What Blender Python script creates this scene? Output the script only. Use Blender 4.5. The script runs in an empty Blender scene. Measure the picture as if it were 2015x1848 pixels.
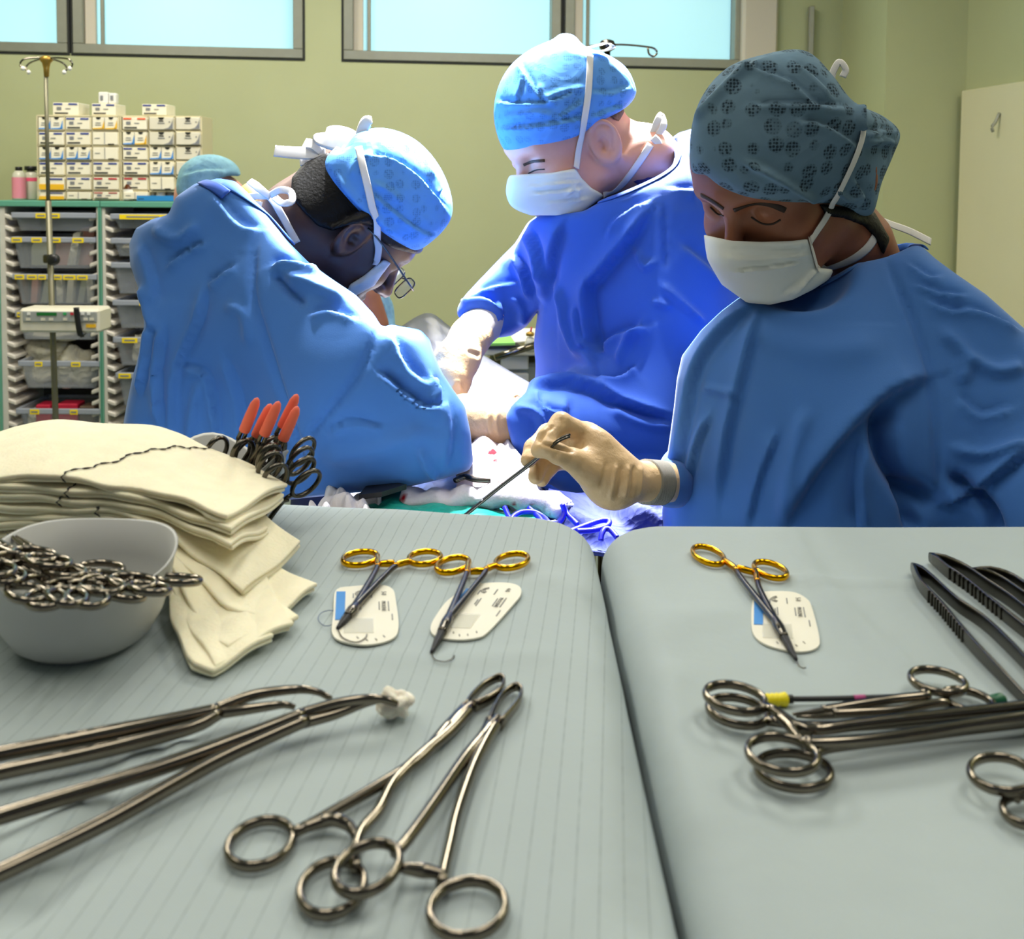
import bpy, math, random
import numpy as np
from mathutils import Vector, Matrix

random.seed(7)
rng = np.random.default_rng(7)
SC = bpy.context.scene
COL = SC.collection

# ------------------------------------------------------------------ camera
F = 2015.0                     # focal length in pixels of the 2015 x 1848 frame
PPX, PPY = 1007.5, 470.0       # optical axis in that frame (the photo is the lower part of a taller frame)
CAM = np.array([0.0, 0.0, 1.39])
PITCH, ROLL = math.radians(3.1), math.radians(0.44)
_f = np.array([0, math.cos(PITCH), -math.sin(PITCH)])
_u0 = np.array([0, math.sin(PITCH), math.cos(PITCH)])
_r0 = np.array([1.0, 0, 0])
_u = math.cos(ROLL) * _u0 - math.sin(ROLL) * _r0
_r = math.cos(ROLL) * _r0 + math.sin(ROLL) * _u0
cd = bpy.data.cameras.new('camera'); cam = bpy.data.objects.new('camera', cd); COL.objects.link(cam)
cd.sensor_fit = 'HORIZONTAL'; cd.sensor_width = 36; cd.lens = 36.0 * F / 2015
cd.shift_x = 0; cd.shift_y = -(924.0 - PPY) / 2015
cd.clip_start = 0.02
cam.matrix_world = Matrix(((_r[0], _u[0], -_f[0], CAM[0]), (_r[1], _u[1], -_f[1], CAM[1]),
                           (_r[2], _u[2], -_f[2], CAM[2]), (0, 0, 0, 1)))
cd.dof.use_dof = True; cd.dof.focus_distance = 1.12; cd.dof.aperture_fstop = 13
SC.camera = cam

# ------------------------------------------------------------------ world, lights, exposure
wd = bpy.data.worlds.new('world'); SC.world = wd; wd.use_nodes = True
wd.node_tree.nodes['Background'].inputs[0].default_value = (0.80, 0.88, 1.0, 1)
wd.node_tree.nodes['Background'].inputs[1].default_value = 0.11
SC.view_settings.view_transform = 'Standard'; SC.view_settings.look = 'None'
SC.view_settings.gamma = 1; SC.view_settings.use_curve_mapping = False
SC.view_settings.exposure = 0.0
SC.cycles.use_denoising = True
SC.cycles.max_bounces = 7; SC.cycles.transparent_max_bounces = 12
SC.cycles.sample_clamp_indirect = 6

def area(name, loc, size, power, col, aim=None):
    l = bpy.data.lights.new(name, 'AREA'); l.shape = 'RECTANGLE'; l.size, l.size_y = size
    l.energy = power; l.color = col
    o = bpy.data.objects.new(name, l); COL.objects.link(o); o.location = loc
    if aim is not None:
        o.rotation_euler = (Vector(aim) - Vector(loc)).to_track_quat('-Z', 'Y').to_euler()
    return o

def spot(name, loc, aim, power, deg, blend, radius, col):
    l = bpy.data.lights.new(name, 'SPOT'); l.energy = power; l.spot_size = math.radians(deg)
    l.spot_blend = blend; l.shadow_soft_size = radius; l.color = col
    o = bpy.data.objects.new(name, l); COL.objects.link(o); o.location = loc
    o.rotation_euler = (Vector(aim) - Vector(loc)).to_track_quat('-Z', 'Y').to_euler()
    return o

# ceiling luminaires (rows of tubes)
CEIL = 2.95
for i, (x, y, p) in enumerate([(-1.5, 0.9, 5.2), (-0.35, 0.5, 5.3), (0.75, 0.5, 5.3), (-1.6, 2.9, 22), (0.0, 3.1, 22), (1.9, 1.9, 12)]):
    for k in (-0.14, 0.14):
        area('ceiling_tube_light', (x + k, y, CEIL - 0.06), (0.12, 1.15), p, (1.0, 0.95, 0.82))
# the operating lamp above the field, behind the standing surgeon's shoulder
spot('operating_lamp_light', (0.36, 2.20, 2.60), (-0.08, 1.45, 1.02), 2900, 31, 0.35, 0.09, (0.93, 0.96, 1.0))
spot('satellite_lamp_light', (-0.12, 1.72, 2.70), (-0.10, 1.46, 1.00), 850, 24, 0.4, 0.09, (0.95, 0.97, 1.0))

# ------------------------------------------------------------------ projection helpers
def ray(px, py):
    d = _f + _r * ((px - PPX) / F) - _u * ((py - PPY) / F)
    return d / d[1]
def W(px, py, Y):
    return CAM + ray(px, py) * Y
def TP(px, py, z):
    d = ray(px, py)
    return CAM + d * ((z - CAM[2]) / d[2])
def proj(P):
    d = np.asarray(P, dtype=np.float64) - CAM
    w = d @ _f
    return np.stack([PPX + F * (d @ _r) / w, PPY - F * (d @ _u) / w], -1)

# ------------------------------------------------------------------ object helpers
ORG = {}
def tag(o, label=None, cat=None, group=None, kind=None):
    if label: o['label'] = label
    if cat: o['category'] = cat
    if group: o['group'] = group
    if kind: o['kind'] = kind
    return o
def thing(name, loc, label, cat, group=None):
    o = bpy.data.objects.new(name, None); COL.objects.link(o)
    o.empty_display_size = 0.05; o.location = tuple(float(c) for c in loc)
    ORG[o.name] = np.array(loc, dtype=float)
    return tag(o, label, cat, group)
def mk(name, V, faces, m, parent=None, smooth=True, local=False):
    """faces: list of tuples or (n,4) int array. V in world space unless local."""
    V = np.asarray(V, dtype=np.float64)
    org = np.zeros(3)
    if parent is not None:
        org = ORG[parent.name]
    elif not local:
        org = np.array([V[:, 0].mean(), V[:, 1].mean(), V[:, 2].min()])
    me = bpy.data.meshes.new(name)
    L = V if local else V - org
    if isinstance(faces, np.ndarray) and len(faces):
        n, k = faces.shape
        me.vertices.add(len(L)); me.vertices.foreach_set('co', L.astype(np.float32).ravel())
        me.loops.add(n * k); me.loops.foreach_set('vertex_index', faces.astype(np.int32).ravel())
        me.polygons.add(n); me.polygons.foreach_set('loop_start', np.arange(0, n * k, k, dtype=np.int32))
        me.update(calc_edges=True)
    else:
        me.from_pydata([tuple(v) for v in L], [], [tuple(int(i) for i in f) for f in faces])
    me.polygons.foreach_set('use_smooth', [bool(smooth)] * len(me.polygons))
    me.validate(); me.update()
    if m is not None: me.materials.append(m)
    o = bpy.data.objects.new(name, me); COL.objects.link(o)
    if parent is not None: o.parent = parent
    elif not local: o.location = tuple(org)
    ORG[o.name] = org
    return o
def copy_tree(o, parent=None):
    c = o.copy(); COL.objects.link(c)
    if parent is not None: c.parent = parent
    for ch in list(o.children): copy_tree(ch, c)
    return c

# ---- mesh pieces return (V, F)
def join(*ms):
    V, Fc, n = [], [], 0
    for v, f in ms:
        V.append(np.asarray(v, float)); Fc += [tuple(int(i) + n for i in q) for q in f]; n += len(v)
    return np.concatenate(V), Fc
def box(c, s, R=None, bev=0.0):
    """box with optional chamfer on all edges"""
    s = np.asarray(s, float) / 2
    if bev <= 0:
        V = np.array([[x, y, z] for x in (-1, 1) for y in (-1, 1) for z in (-1, 1)]) * s
        Fc = [(0, 1, 3, 2), (4, 6, 7, 5), (0, 4, 5, 1), (2, 3, 7, 6), (0, 2, 6, 4), (1, 5, 7, 3)]
    else:
        b = min(bev, s.min() * 0.9)
        V, idx = [], {}
        for x in (-1, 1):
            for y in (-1, 1):
                for z in (-1, 1):
                    sg = np.array([x, y, z])
                    for ax in range(3):
                        p = sg * (s - b); p[ax] = sg[ax] * s[ax]
                        idx[(x, y, z, ax)] = len(V); V.append(p)
        V = np.array(V); Fc = []
        def q(*k): Fc.append(tuple(idx[i] for i in k))
        for ax in range(3):
            a1, a2 = [a for a in range(3) if a != ax]
            for sg in (-1, 1):
                def key(u, v):
                    t = [0, 0, 0]; t[ax] = sg; t[a1] = u; t[a2] = v
                    return (*t, ax)
                q(key(-1, -1), key(1, -1), key(1, 1), key(-1, 1))
        for ax in range(3):
            a1, a2 = [a for a in range(3) if a != ax]
            for u in (-1, 1):
                for v in (-1, 1):
                    def key(w, f):
                        t = [0, 0, 0]; t[ax] = w; t[a1] = u; t[a2] = v
                        return (*t, f)
                    q(key(-1, a1), key(1, a1), key(1, a2), key(-1, a2))
        for x in (-1, 1):
            for y in (-1, 1):
                for z in (-1, 1):
                    q((x, y, z, 0), (x, y, z, 1), (x, y, z, 2))
        Fc = orient(V, Fc)
    if R is not None: V = V @ np.asarray(R).T
    return V + np.asarray(c, float), Fc
def orient(V, Fc):
    out = []; c = V.mean(0)
    for f in Fc:
        p = V[list(f)]; n = np.cross(p[1] - p[0], p[2] - p[0])
        out.append(f if np.dot(n, p.mean(0) - c) > 0 else tuple(reversed(f)))
    return out
def spline(pts, n):
    """Catmull-Rom resample of (m,k) points to n rows"""
    P = np.asarray(pts, float); m = len(P)
    if m == 2: 
        t = np.linspace(0, 1, n)[:, None]; return P[0] * (1 - t) + P[1] * t
    Q = np.vstack([2 * P[0] - P[1], P, 2 * P[-1] - P[-2]])
    d = np.linalg.norm(np.diff(P[:, :min(3, P.shape[1])], axis=0), axis=1); s = np.concatenate([[0], np.cumsum(d)]); s /= max(s[-1], 1e-9)
    out = []
    for u in np.linspace(0, 1, n):
        i = min(np.searchsorted(s, u, side='right') - 1, m - 2); i = max(i, 0)
        t = (u - s[i]) / max(s[i + 1] - s[i], 1e-9)
        a, b, c, e = Q[i], Q[i + 1], Q[i + 2], Q[i + 3]
        out.append(0.5 * (2 * b + (c - a) * t + (2 * a - 5 * b + 4 * c - e) * t * t + (3 * b - a - 3 * c + e) * t ** 3))
    return np.array(out)
def sweep(P, A, B=None, up=(0, 0, 1), segs=10, closed=False, cap=True, power=1.0, upv=None):
    """tube with elliptic section; A half width (sideways), B half height (along up)"""
    P = np.asarray(P, float); n = len(P)
    A = np.broadcast_to(np.asarray(A, float), (n,)); B = A if B is None else np.broadcast_to(np.asarray(B, float), (n,))
    T = (np.roll(P, -1, 0) - np.roll(P, 1, 0)) if closed else np.gradient(P, axis=0)
    T /= np.maximum(np.linalg.norm(T, axis=1, keepdims=True), 1e-9)
    U = np.broadcast_to(np.asarray(up, float), (n, 3)) if upv is None else np.asarray(upv, float)
    S = np.cross(T, U); ln = np.linalg.norm(S, axis=1, keepdims=True)
    S = np.where(ln > 1e-4, S / np.maximum(ln, 1e-9), np.array([1.0, 0, 0]))
    N = np.cross(S, T)
    th = np.linspace(0, 2 * math.pi, segs, endpoint=False)
    c, s = np.cos(th), np.sin(th)
    if power != 1.0:
        c = np.sign(c) * np.abs(c) ** power; s = np.sign(s) * np.abs(s) ** power
    V = (P[:, None] + S[:, None] * (A[:, None] * c)[..., None] + N[:, None] * (B[:, None] * s)[..., None]).reshape(-1, 3)
    Fc = []
    for i in range(n if closed else n - 1):
        j = (i + 1) % n
        for k in range(segs):
            l = (k + 1) % segs
            Fc.append((i * segs + k, i * segs + l, j * segs + l, j * segs + k))
    if cap and not closed:
        Fc.append(tuple(range(segs - 1, -1, -1))); Fc.append(tuple((n - 1) * segs + k for k in range(segs)))
    return V, Fc
def lathe(prof, c, segs=32, R=None, cap=True):
    V = []; Fc = []; n = len(prof)
    for r, z in prof:
        for k in range(segs):
            a = 2 * math.pi * k / segs
            V.append((r * math.cos(a), r * math.sin(a), z))
    for i in range(n - 1):
        for k in range(segs):
            l = (k + 1) % segs
            Fc.append((i * segs + k, i * segs + l, (i + 1) * segs + l, (i + 1) * segs + k))
    if cap:
        Fc.append(tuple(range(segs - 1, -1, -1))); Fc.append(tuple((n - 1) * segs + k for k in range(segs)))
    V = np.array(V, float)
    if R is not None: V = V @ np.asarray(R).T
    return V + np.asarray(c, float), Fc
def sheet(G, thick, up=None):
    """grid G (n,m,3) -> closed slab of given thickness (below the surface)"""
    G = np.asarray(G, float); n, m = G.shape[:2]
    du = np.gradient(G, axis=0); dv = np.gradient(G, axis=1)
    N = np.cross(du, dv); N /= np.maximum(np.linalg.norm(N, axis=2, keepdims=True), 1e-9)
    if up is not None and (N @ np.asarray(up, float)).mean() < 0: N = -N
    B = G - N * thick
    V = np.concatenate([G.reshape(-1, 3), B.reshape(-1, 3)]); o = n * m
    Fc = []
    for i in range(n - 1):
        for j in range(m - 1):
            a, b, c, d = i * m + j, (i + 1) * m + j, (i + 1) * m + j + 1, i * m + j + 1
            Fc.append((a, b, c, d)); Fc.append((o + d, o + c, o + b, o + a))
    for i in range(n - 1):
        Fc.append((i * m, o + i * m, o + (i + 1) * m, (i + 1) * m))
        Fc.append((i * m + m - 1, (i + 1) * m + m - 1, o + (i + 1) * m + m - 1, o + i * m + m - 1))
    for j in range(m - 1):
        Fc.append((j, j + 1, o + j + 1, o + j)); k = (n - 1) * m
        Fc.append((k + j, o + k + j, o + k + j + 1, k + j + 1))
    return V, Fc
def prism(poly, h, up=(0, 0, 1)):
    """closed polygon (n,3) extruded by h along up, base at poly"""
    P = np.asarray(poly, float); n = len(P); T = P + np.asarray(up, float) * h
    V = np.concatenate([P, T])
    Fc = [tuple(range(n - 1, -1, -1)), tuple(range(n, 2 * n))] + [(i, (i + 1) % n, n + (i + 1) % n, n + i) for i in range(n)]
    return V, Fc
def smooth_poly(pts, n=48):
    P = np.asarray(pts, float)
    Q = np.vstack([P[-2:], P, P[:2]])
    s = spline(Q, n * 2)
    # keep the part between original first point occurrences
    d0 = np.linalg.norm(s - P[0], axis=1)
    i0 = np.argmin(d0[:n]); i1 = n + np.argmin(d0[n:])
    return s[i0:i1]
def quat_R(fwd, up):
    """columns: x = right, y = fwd, z = up"""
    f = np.asarray(fwd, float); f /= np.linalg.norm(f)
    u = np.asarray(up, float); u = u - f * (u @ f); u /= np.linalg.norm(u)
    return np.stack([np.cross(f, u), f, u], 1)

# ------------------------------------------------------------------ materials
def lin(h):
    h = h.lstrip('#'); c = [int(h[i:i + 2], 16) / 255 for i in (0, 2, 4)]
    return tuple((x / 12.92 if x <= 0.04045 else ((x + 0.055) / 1.055) ** 2.4) for x in c) + (1.0,)
MATS = {}
def mat(name, hexc, rough=0.6, metal=0.0, noise=None, bump=None, spec=0.5, alpha=1.0, trans=0.0, emit=None, sss=0.0, sheen=0.0, bump2=None):
    """noise=(scale, amount) colour variation; bump=(type, scale, strength[, distance])"""
    m = bpy.data.materials.new(name); m.use_nodes = True; nt = m.node_tree; nd = nt.nodes; lk = nt.links
    b = nd['Principled BSDF']
    b.inputs['Base Color'].default_value = lin(hexc); b.inputs['Roughness'].default_value = rough
    b.inputs['Metallic'].default_value = metal; b.inputs['Specular IOR Level'].default_value = spec
    b.inputs['Alpha'].default_value = alpha; b.inputs['Transmission Weight'].default_value = trans
    if sss:
        b.inputs['Subsurface Weight'].default_value = sss; b.inputs['Subsurface Radius'].default_value = (0.010, 0.004, 0.002)
        b.inputs['Subsurface Scale'].default_value = 0.35
    if sheen: b.inputs['Sheen Weight'].default_value = sheen
    if emit:
        b.inputs['Emission Color'].default_value = lin(emit[0]); b.inputs['Emission Strength'].default_value = emit[1]
    tc = nd.new('ShaderNodeTexCoord')
    if noise:
        n = nd.new('ShaderNodeTexNoise'); n.inputs['Scale'].default_value = noise[0]; n.inputs['Detail'].default_value = 5
        lk.new(tc.outputs['Object'], n.inputs['Vector'])
        r = nd.new('ShaderNodeValToRGB'); c = lin(hexc); k = noise[1]
        r.color_ramp.elements[0].position = 0.3; r.color_ramp.elements[1].position = 0.7
        r.color_ramp.elements[0].color = tuple(max(0, x * (1 - k)) for x in c[:3]) + (1,)
        r.color_ramp.elements[1].color = tuple(min(1, x * (1 + k)) for x in c[:3]) + (1,)
        lk.new(n.outputs['Fac'], r.inputs['Fac']); lk.new(r.outputs['Color'], b.inputs['Base Color'])
    prev = None
    for bp in (bump, bump2):
        if not bp: continue
        if bp[0] == 'noise':
            t = nd.new('ShaderNodeTexNoise'); t.inputs['Scale'].default_value = bp[1]; t.inputs['Detail'].default_value = 4; out = t.outputs['Fac']
        elif bp[0] == 'crumple':
            w = nd.new('ShaderNodeTexNoise'); w.inputs['Scale'].default_value = bp[1] * 0.35; w.inputs['Detail'].default_value = 2
            lk.new(tc.outputs['Object'], w.inputs['Vector'])
            mx = nd.new('ShaderNodeMix'); mx.data_type = 'VECTOR'; mx.inputs[0].default_value = 0.22
            lk.new(tc.outputs['Object'], mx.inputs[4]); lk.new(w.outputs['Color'], mx.inputs[5])
            t = nd.new('ShaderNodeTexVoronoi'); t.feature = 'F1'; t.inputs['Scale'].default_value = bp[1]; t.inputs['Detail'].default_value = 2; t.inputs['Roughness'].default_value = 0.45
            lk.new(mx.outputs[1], t.inputs['Vector']); out = t.outputs['Distance']
        elif bp[0] == 'ridged':
            mp_ = nd.new('ShaderNodeMapping'); mp_.inputs['Scale'].default_value = (1, 1, .55); lk.new(tc.outputs['Object'], mp_.inputs[0])
            t = nd.new('ShaderNodeTexNoise'); t.noise_type = 'RIDGED_MULTIFRACTAL'; t.inputs['Scale'].default_value = bp[1]; t.inputs['Detail'].default_value = 2.5; t.inputs['Roughness'].default_value = .45
            t.inputs['Distortion'].default_value = .4; lk.new(mp_.outputs[0], t.inputs['Vector']); out = t.outputs['Fac']
        elif bp[0] == 'weave':
            t = nd.new('ShaderNodeTexMagic'); t.inputs['Scale'].default_value = bp[1]; t.turbulence_depth = 0; out = t.outputs['Fac']
        elif bp[0] == 'wave':
            t = nd.new('ShaderNodeTexWave'); t.inputs['Scale'].default_value = bp[1]; t.inputs['Distortion'].default_value = 3; out = t.outputs['Fac']
        if bp[0] not in ('crumple', 'ridged'): lk.new(tc.outputs['Object'], t.inputs['Vector'])
        bn = nd.new('ShaderNodeBump'); bn.inputs['Strength'].default_value = bp[2]; bn.inputs['Distance'].default_value = bp[3] if len(bp) > 3 else 0.01
        lk.new(out, bn.inputs['Height'])
        if prev: lk.new(prev.outputs['Normal'], bn.inputs['Normal'])
        lk.new(bn.outputs['Normal'], b.inputs['Normal']); prev = bn
    MATS[name] = m
    return m

M = {}
M['wall'] = mat('green_wall_paint', '#AFB388', 0.55, noise=(3, 0.03), bump=('noise', 300, 0.05, 0.002))
M['cream'] = mat('cream_door_paint', '#D0CBA6', 0.5, noise=(2, 0.03))
M['ceil'] = mat('ceiling_paint', '#D8DAD2', 0.8)
M['floor'] = mat('floor_vinyl', '#7E8A86', 0.35, noise=(8, 0.08))
M['alu'] = mat('aluminium_frame', '#8F9082', 0.4, 0.35, noise=(30, 0.04))
M['gasket'] = mat('black_gasket', '#1B1D1A', 0.7)
M['reveal'] = mat('reveal_paint', '#C9C0AE', 0.7)
M['pane'] = mat('frosted_pane', '#A9DDE6', 0.25, emit=('#A8DCE8', 0.66))
M['cloth'] = mat('blue_grey_drape', '#AAB5B7', 0.85, noise=(6, 0.04), bump=('noise', 22, 0.28, 0.006), bump2=('weave', 900, 0.12, 0.0006), spec=0.15)
M['gauze'] = mat('cream_gauze', '#F3EBCF', 0.95, noise=(60, 0.04), bump=('noise', 420, 0.35, 0.0015), bump2=('weave', 1300, 0.2, 0.0006), spec=0.05, sss=0.15)
M['bowl'] = mat('grey_white_plastic', '#BFC0BE', 0.55, noise=(8, 0.03), spec=0.3)
M['steel'] = mat('surgical_steel', '#7A7266', 0.15, 1.0, noise=(40, 0.12))
M['steel_d'] = mat('dark_steel', '#5A564F', 0.25, 1.0, noise=(40, 0.12))
M['gold'] = mat('gold_plate', '#E0A412', 0.15, 1.0, noise=(60, 0.06))
M['carbide'] = mat('carbide_jaw', '#3A3A3C', 0.45, 0.8, bump=('weave', 2500, 0.3, 0.0004))
M['coral'] = mat('coral_silicone', '#F2735B', 0.55, spec=0.3, bump=('noise', 500, 0.1, 0.0005))
M['black'] = mat('black_plastic', '#151516', 0.45)
M['white'] = mat('white_plastic', '#E4E2DA', 0.5)
M['yellow'] = mat('yellow_label', '#F2D400', 0.6)
M['yellowp'] = mat('yellow_plastic', '#F3E016', 0.4)
M['pink'] = mat('pink_band', '#B0407E', 0.5)
M['green_p'] = mat('green_end', '#0F5A3C', 0.4)
M['ink'] = mat('printed_ink', '#23252A', 0.7)
M['ink_g'] = mat('grey_print', '#7A7C80', 0.7)
M['ink_b'] = mat('blue_print', '#2C3E8C', 0.7)
M['ink_r'] = mat('red_print', '#B82034', 0.7)
M['ink_o'] = mat('orange_print', '#E2501E', 0.7)
M['ink_sky'] = mat('sky_blue_print', '#3F8BD6', 0.7)
M['ink_y'] = mat('amber_print', '#E8B41C', 0.7)
M['card'] = mat('cream_card', '#E9E2CB', 0.8, noise=(20, 0.03))
M['card_g'] = mat('grey_card', '#D5CFBB', 0.8, noise=(20, 0.03))
M['packet'] = mat('packet_card', '#E6E2D2', 0.55, noise=(30, 0.02))
M['clear'] = mat('clear_film', '#E8E8E0', 0.15, alpha=0.28, spec=0.6)
M['thread'] = mat('black_thread', '#1E1E22', 0.9)
M['suture'] = mat('blue_suture', '#39507E', 0.4)
M['cotton'] = mat('cotton', '#F0EADB', 0.95, bump=('noise', 300, 0.6, 0.003), sss=0.2)

# ------------------------------------------------------------------ the room
WX0, WX1 = -2.9, 1.75
def wallY(x): return 4.72 + 0.135 * x      # the back wall recedes to the right
th = math.atan(0.135)
WD = np.array([math.cos(th), math.sin(th), 0.0]); WN = np.array([-math.sin(th), math.cos(th), 0.0])
def onwall(px, py, off=0.0):
    d = ray(px, py); t = (4.72 - off / math.cos(th)) / (1 - 0.135 * d[0])
    return CAM + d * t
def wpanel(name, x0, x1, z0, z1, off, thick, m, parent=None, bev=0.0, smooth=False):
    """box on the back wall between world x0..x1, z0..z1, protruding `off` in front of the wall"""
    xc = (x0 + x1) / 2; c = np.array([xc, wallY(xc), (z0 + z1) / 2]) - WN * (off - thick / 2)
    R = np.stack([WD, WN, [0, 0, 1]], 1)
    return mk(name, *box(c, ((x1 - x0) / math.cos(th), thick, z1 - z0), R, bev), m, parent, smooth)

mk('floor', *box((-0.4, 2.0, -0.05), (6.4, 7.6, 0.1)), M['floor'], smooth=False)['kind'] = 'structure'
mk('ceiling', *box((-0.4, 2.0, CEIL + 0.05), (6.4, 7.6, 0.1)), M['ceil'], smooth=False)['kind'] = 'structure'
wl = mk('wall_left', *box((-3.25, 2.0, CEIL / 2), (0.1, 7.6, CEIL)), M['wall'], smooth=False); wl['kind'] = 'structure'

# window layout in the photograph: bottom rail height and mullions
zb = onwall(700, 118)[2]                        # bottom of the outer frame
xs = lambda px, py=60: onwall(px, py)[0]
zt = 2.62
W_spans = [(-520, 133), (144, 596), (676, 1103), (1112, 1462)]
x_gap0, x_gap1 = xs(596), xs(676)
# back wall around the window strip
wb = thing('wall_back', (0, wallY(0), 0), None, None); wb['kind'] = 'structure'; del wb['kind']
COL.objects.unlink(wb); bpy.data.objects.remove(wb)
R = np.stack([WD, WN, [0, 0, 1]], 1)
def wallbox(x0, x1, z0, z1):
    xc = (x0 + x1) / 2
    return box(np.array([xc, wallY(xc), (z0 + z1) / 2]) + WN * 0.06, ((x1 - x0) / math.cos(th), 0.12, z1 - z0), R)
x_end = xs(1655, 200)
wall_b = mk('wall_back', *join(wallbox(-3.3, x_end + 0.05, 0, zb), wallbox(-3.3, x_end + 0.05, zt, CEIL),
                               wallbox(x_gap0, x_gap1, zb, zt), wallbox(xs(1462), x_end + 0.05, zb, zt)), M['wall'], smooth=False)
wall_b['kind'] = 'structure'
for i, (a, b) in enumerate(W_spans):
    x0, x1 = xs(a), xs(b)
    w = thing('window_%d' % (i + 1), ((x0 + x1) / 2, wallY((x0 + x1) / 2), zb), None, None); w['kind'] = 'structure'
    fw = 0.042
    for nm, q in (('window_frame', (x0, x1, zb, zb + fw)), ('window_frame', (x0, x1, zt - fw, zt)),
                  ('window_frame', (x0, x0 + fw, zb + fw, zt - fw)), ('window_frame', (x1 - fw, x1, zb + fw, zt - fw))):
        wpanel(nm, *q, 0.012, 0.06, M['alu'], w, 0.003)
    g = 0.009
    for q in ((x0 - g, x1 + g, zb - g, zb), (x0 - g, x0, zb, zt), (x1, x1 + g, zb, zt)):
        wpanel('gasket', *q, 0.004, 0.03, M['gasket'], w)
    wpanel('pane', x0 + fw, x1 - fw, zb + fw, zt - fw, -0.055, 0.006, M['pane'], w)
    wpanel('inner_post', x0 + fw, x0 + fw + 0.045, zb + fw, zt - fw, -0.02, 0.03, M['reveal'], w, 0.004)
    wpanel('inner_rod', x0 + fw + 0.062, x0 + fw + 0.078, zb + fw, zt - fw, -0.03, 0.015, M['alu'], w, 0.003)
# the blind box / white reveal at the right end of the strip
t1 = wpanel('trim_1', xs(1455), xs(1524), onwall(1500, 175)[2], CEIL, 0.05, 0.05, M['reveal'], None, 0.012)
t1['kind'] = 'structure'
# boxed column and the side wall beyond it
cA = onwall(1655, 200); cB = W(1741, 200, 4.35); cC = W(1900, 200, 4.42)
def vprism(pts, h): return prism([(p[0], p[1], 0) for p in pts], h)
col_o = mk('column', *vprism([cA, cB, cC, cC + np.array([0.05, 0.7, 0]), cA + np.array([0, 0.25, 0])][::-1], CEIL), M['wall'], smooth=False)
col_o['kind'] = 'structure'; col_o.name = 'wall_column'
cD = np.array([cC[0] + 0.55, 0.2, 0])
wr = mk('wall_right', *vprism([cC, cD, cD + np.array([0.15, 0, 0]), cC + np.array([0.15, 0.4, 0])], CEIL), M['wall'], smooth=False)
wr['kind'] = 'structure'
# cream door leaf on the side wall
sd = cD - cC; sd[2] = 0; sd /= np.linalg.norm(sd); sn = np.array([sd[1], -sd[0], 0.0])
if sn[0] > 0: sn = -sn
Rd = np.stack([sd, -sn, [0, 0, 1]], 1)
d1 = thing('door_1', (cC[0], cC[1], 0), None, None); d1['kind'] = 'structure'
zdoor = W(1908, 178, 4.35)[2]
dc = np.array([cC[0], cC[1], 0]) + sd * 0.87
mk('door_leaf', *box(dc + sn * 0.02 + np.array([0, 0, zdoor / 2]), (1.66, 0.05, zdoor), Rd, 0.004), M['cream'], d1, False)
hr = ray(1966, 240); hp0 = np.array([cC[0], cC[1], 0]) + sn * 0.05
hp = CAM + hr * (((hp0 - CAM) @ sn) / (hr @ sn))
mk('hook', *sweep(spline([hp + np.array([0, 0, .035]), hp + sn * .015, hp + sn * .03 + np.array([0, 0, -.02]), hp + sn * .025 + np.array([0, 0, -.04])], 12), 0.006), M['alu'], d1)
# vertical rail end on the wall
rl = onwall(1597, 12, 0.03); rz = onwall(1597, 12, 0.03)[2]
o = mk('wall_rail', *box((rl[0], rl[1], (rz + 1.2) / 2), (0.025, 0.03, rz - 1.2), None, 0.004), M['alu'], smooth=False)
tag(o, 'grey metal rail standing upright on the green wall behind the grey-blue cap', 'rail')
o.location.z = 1.2
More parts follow.
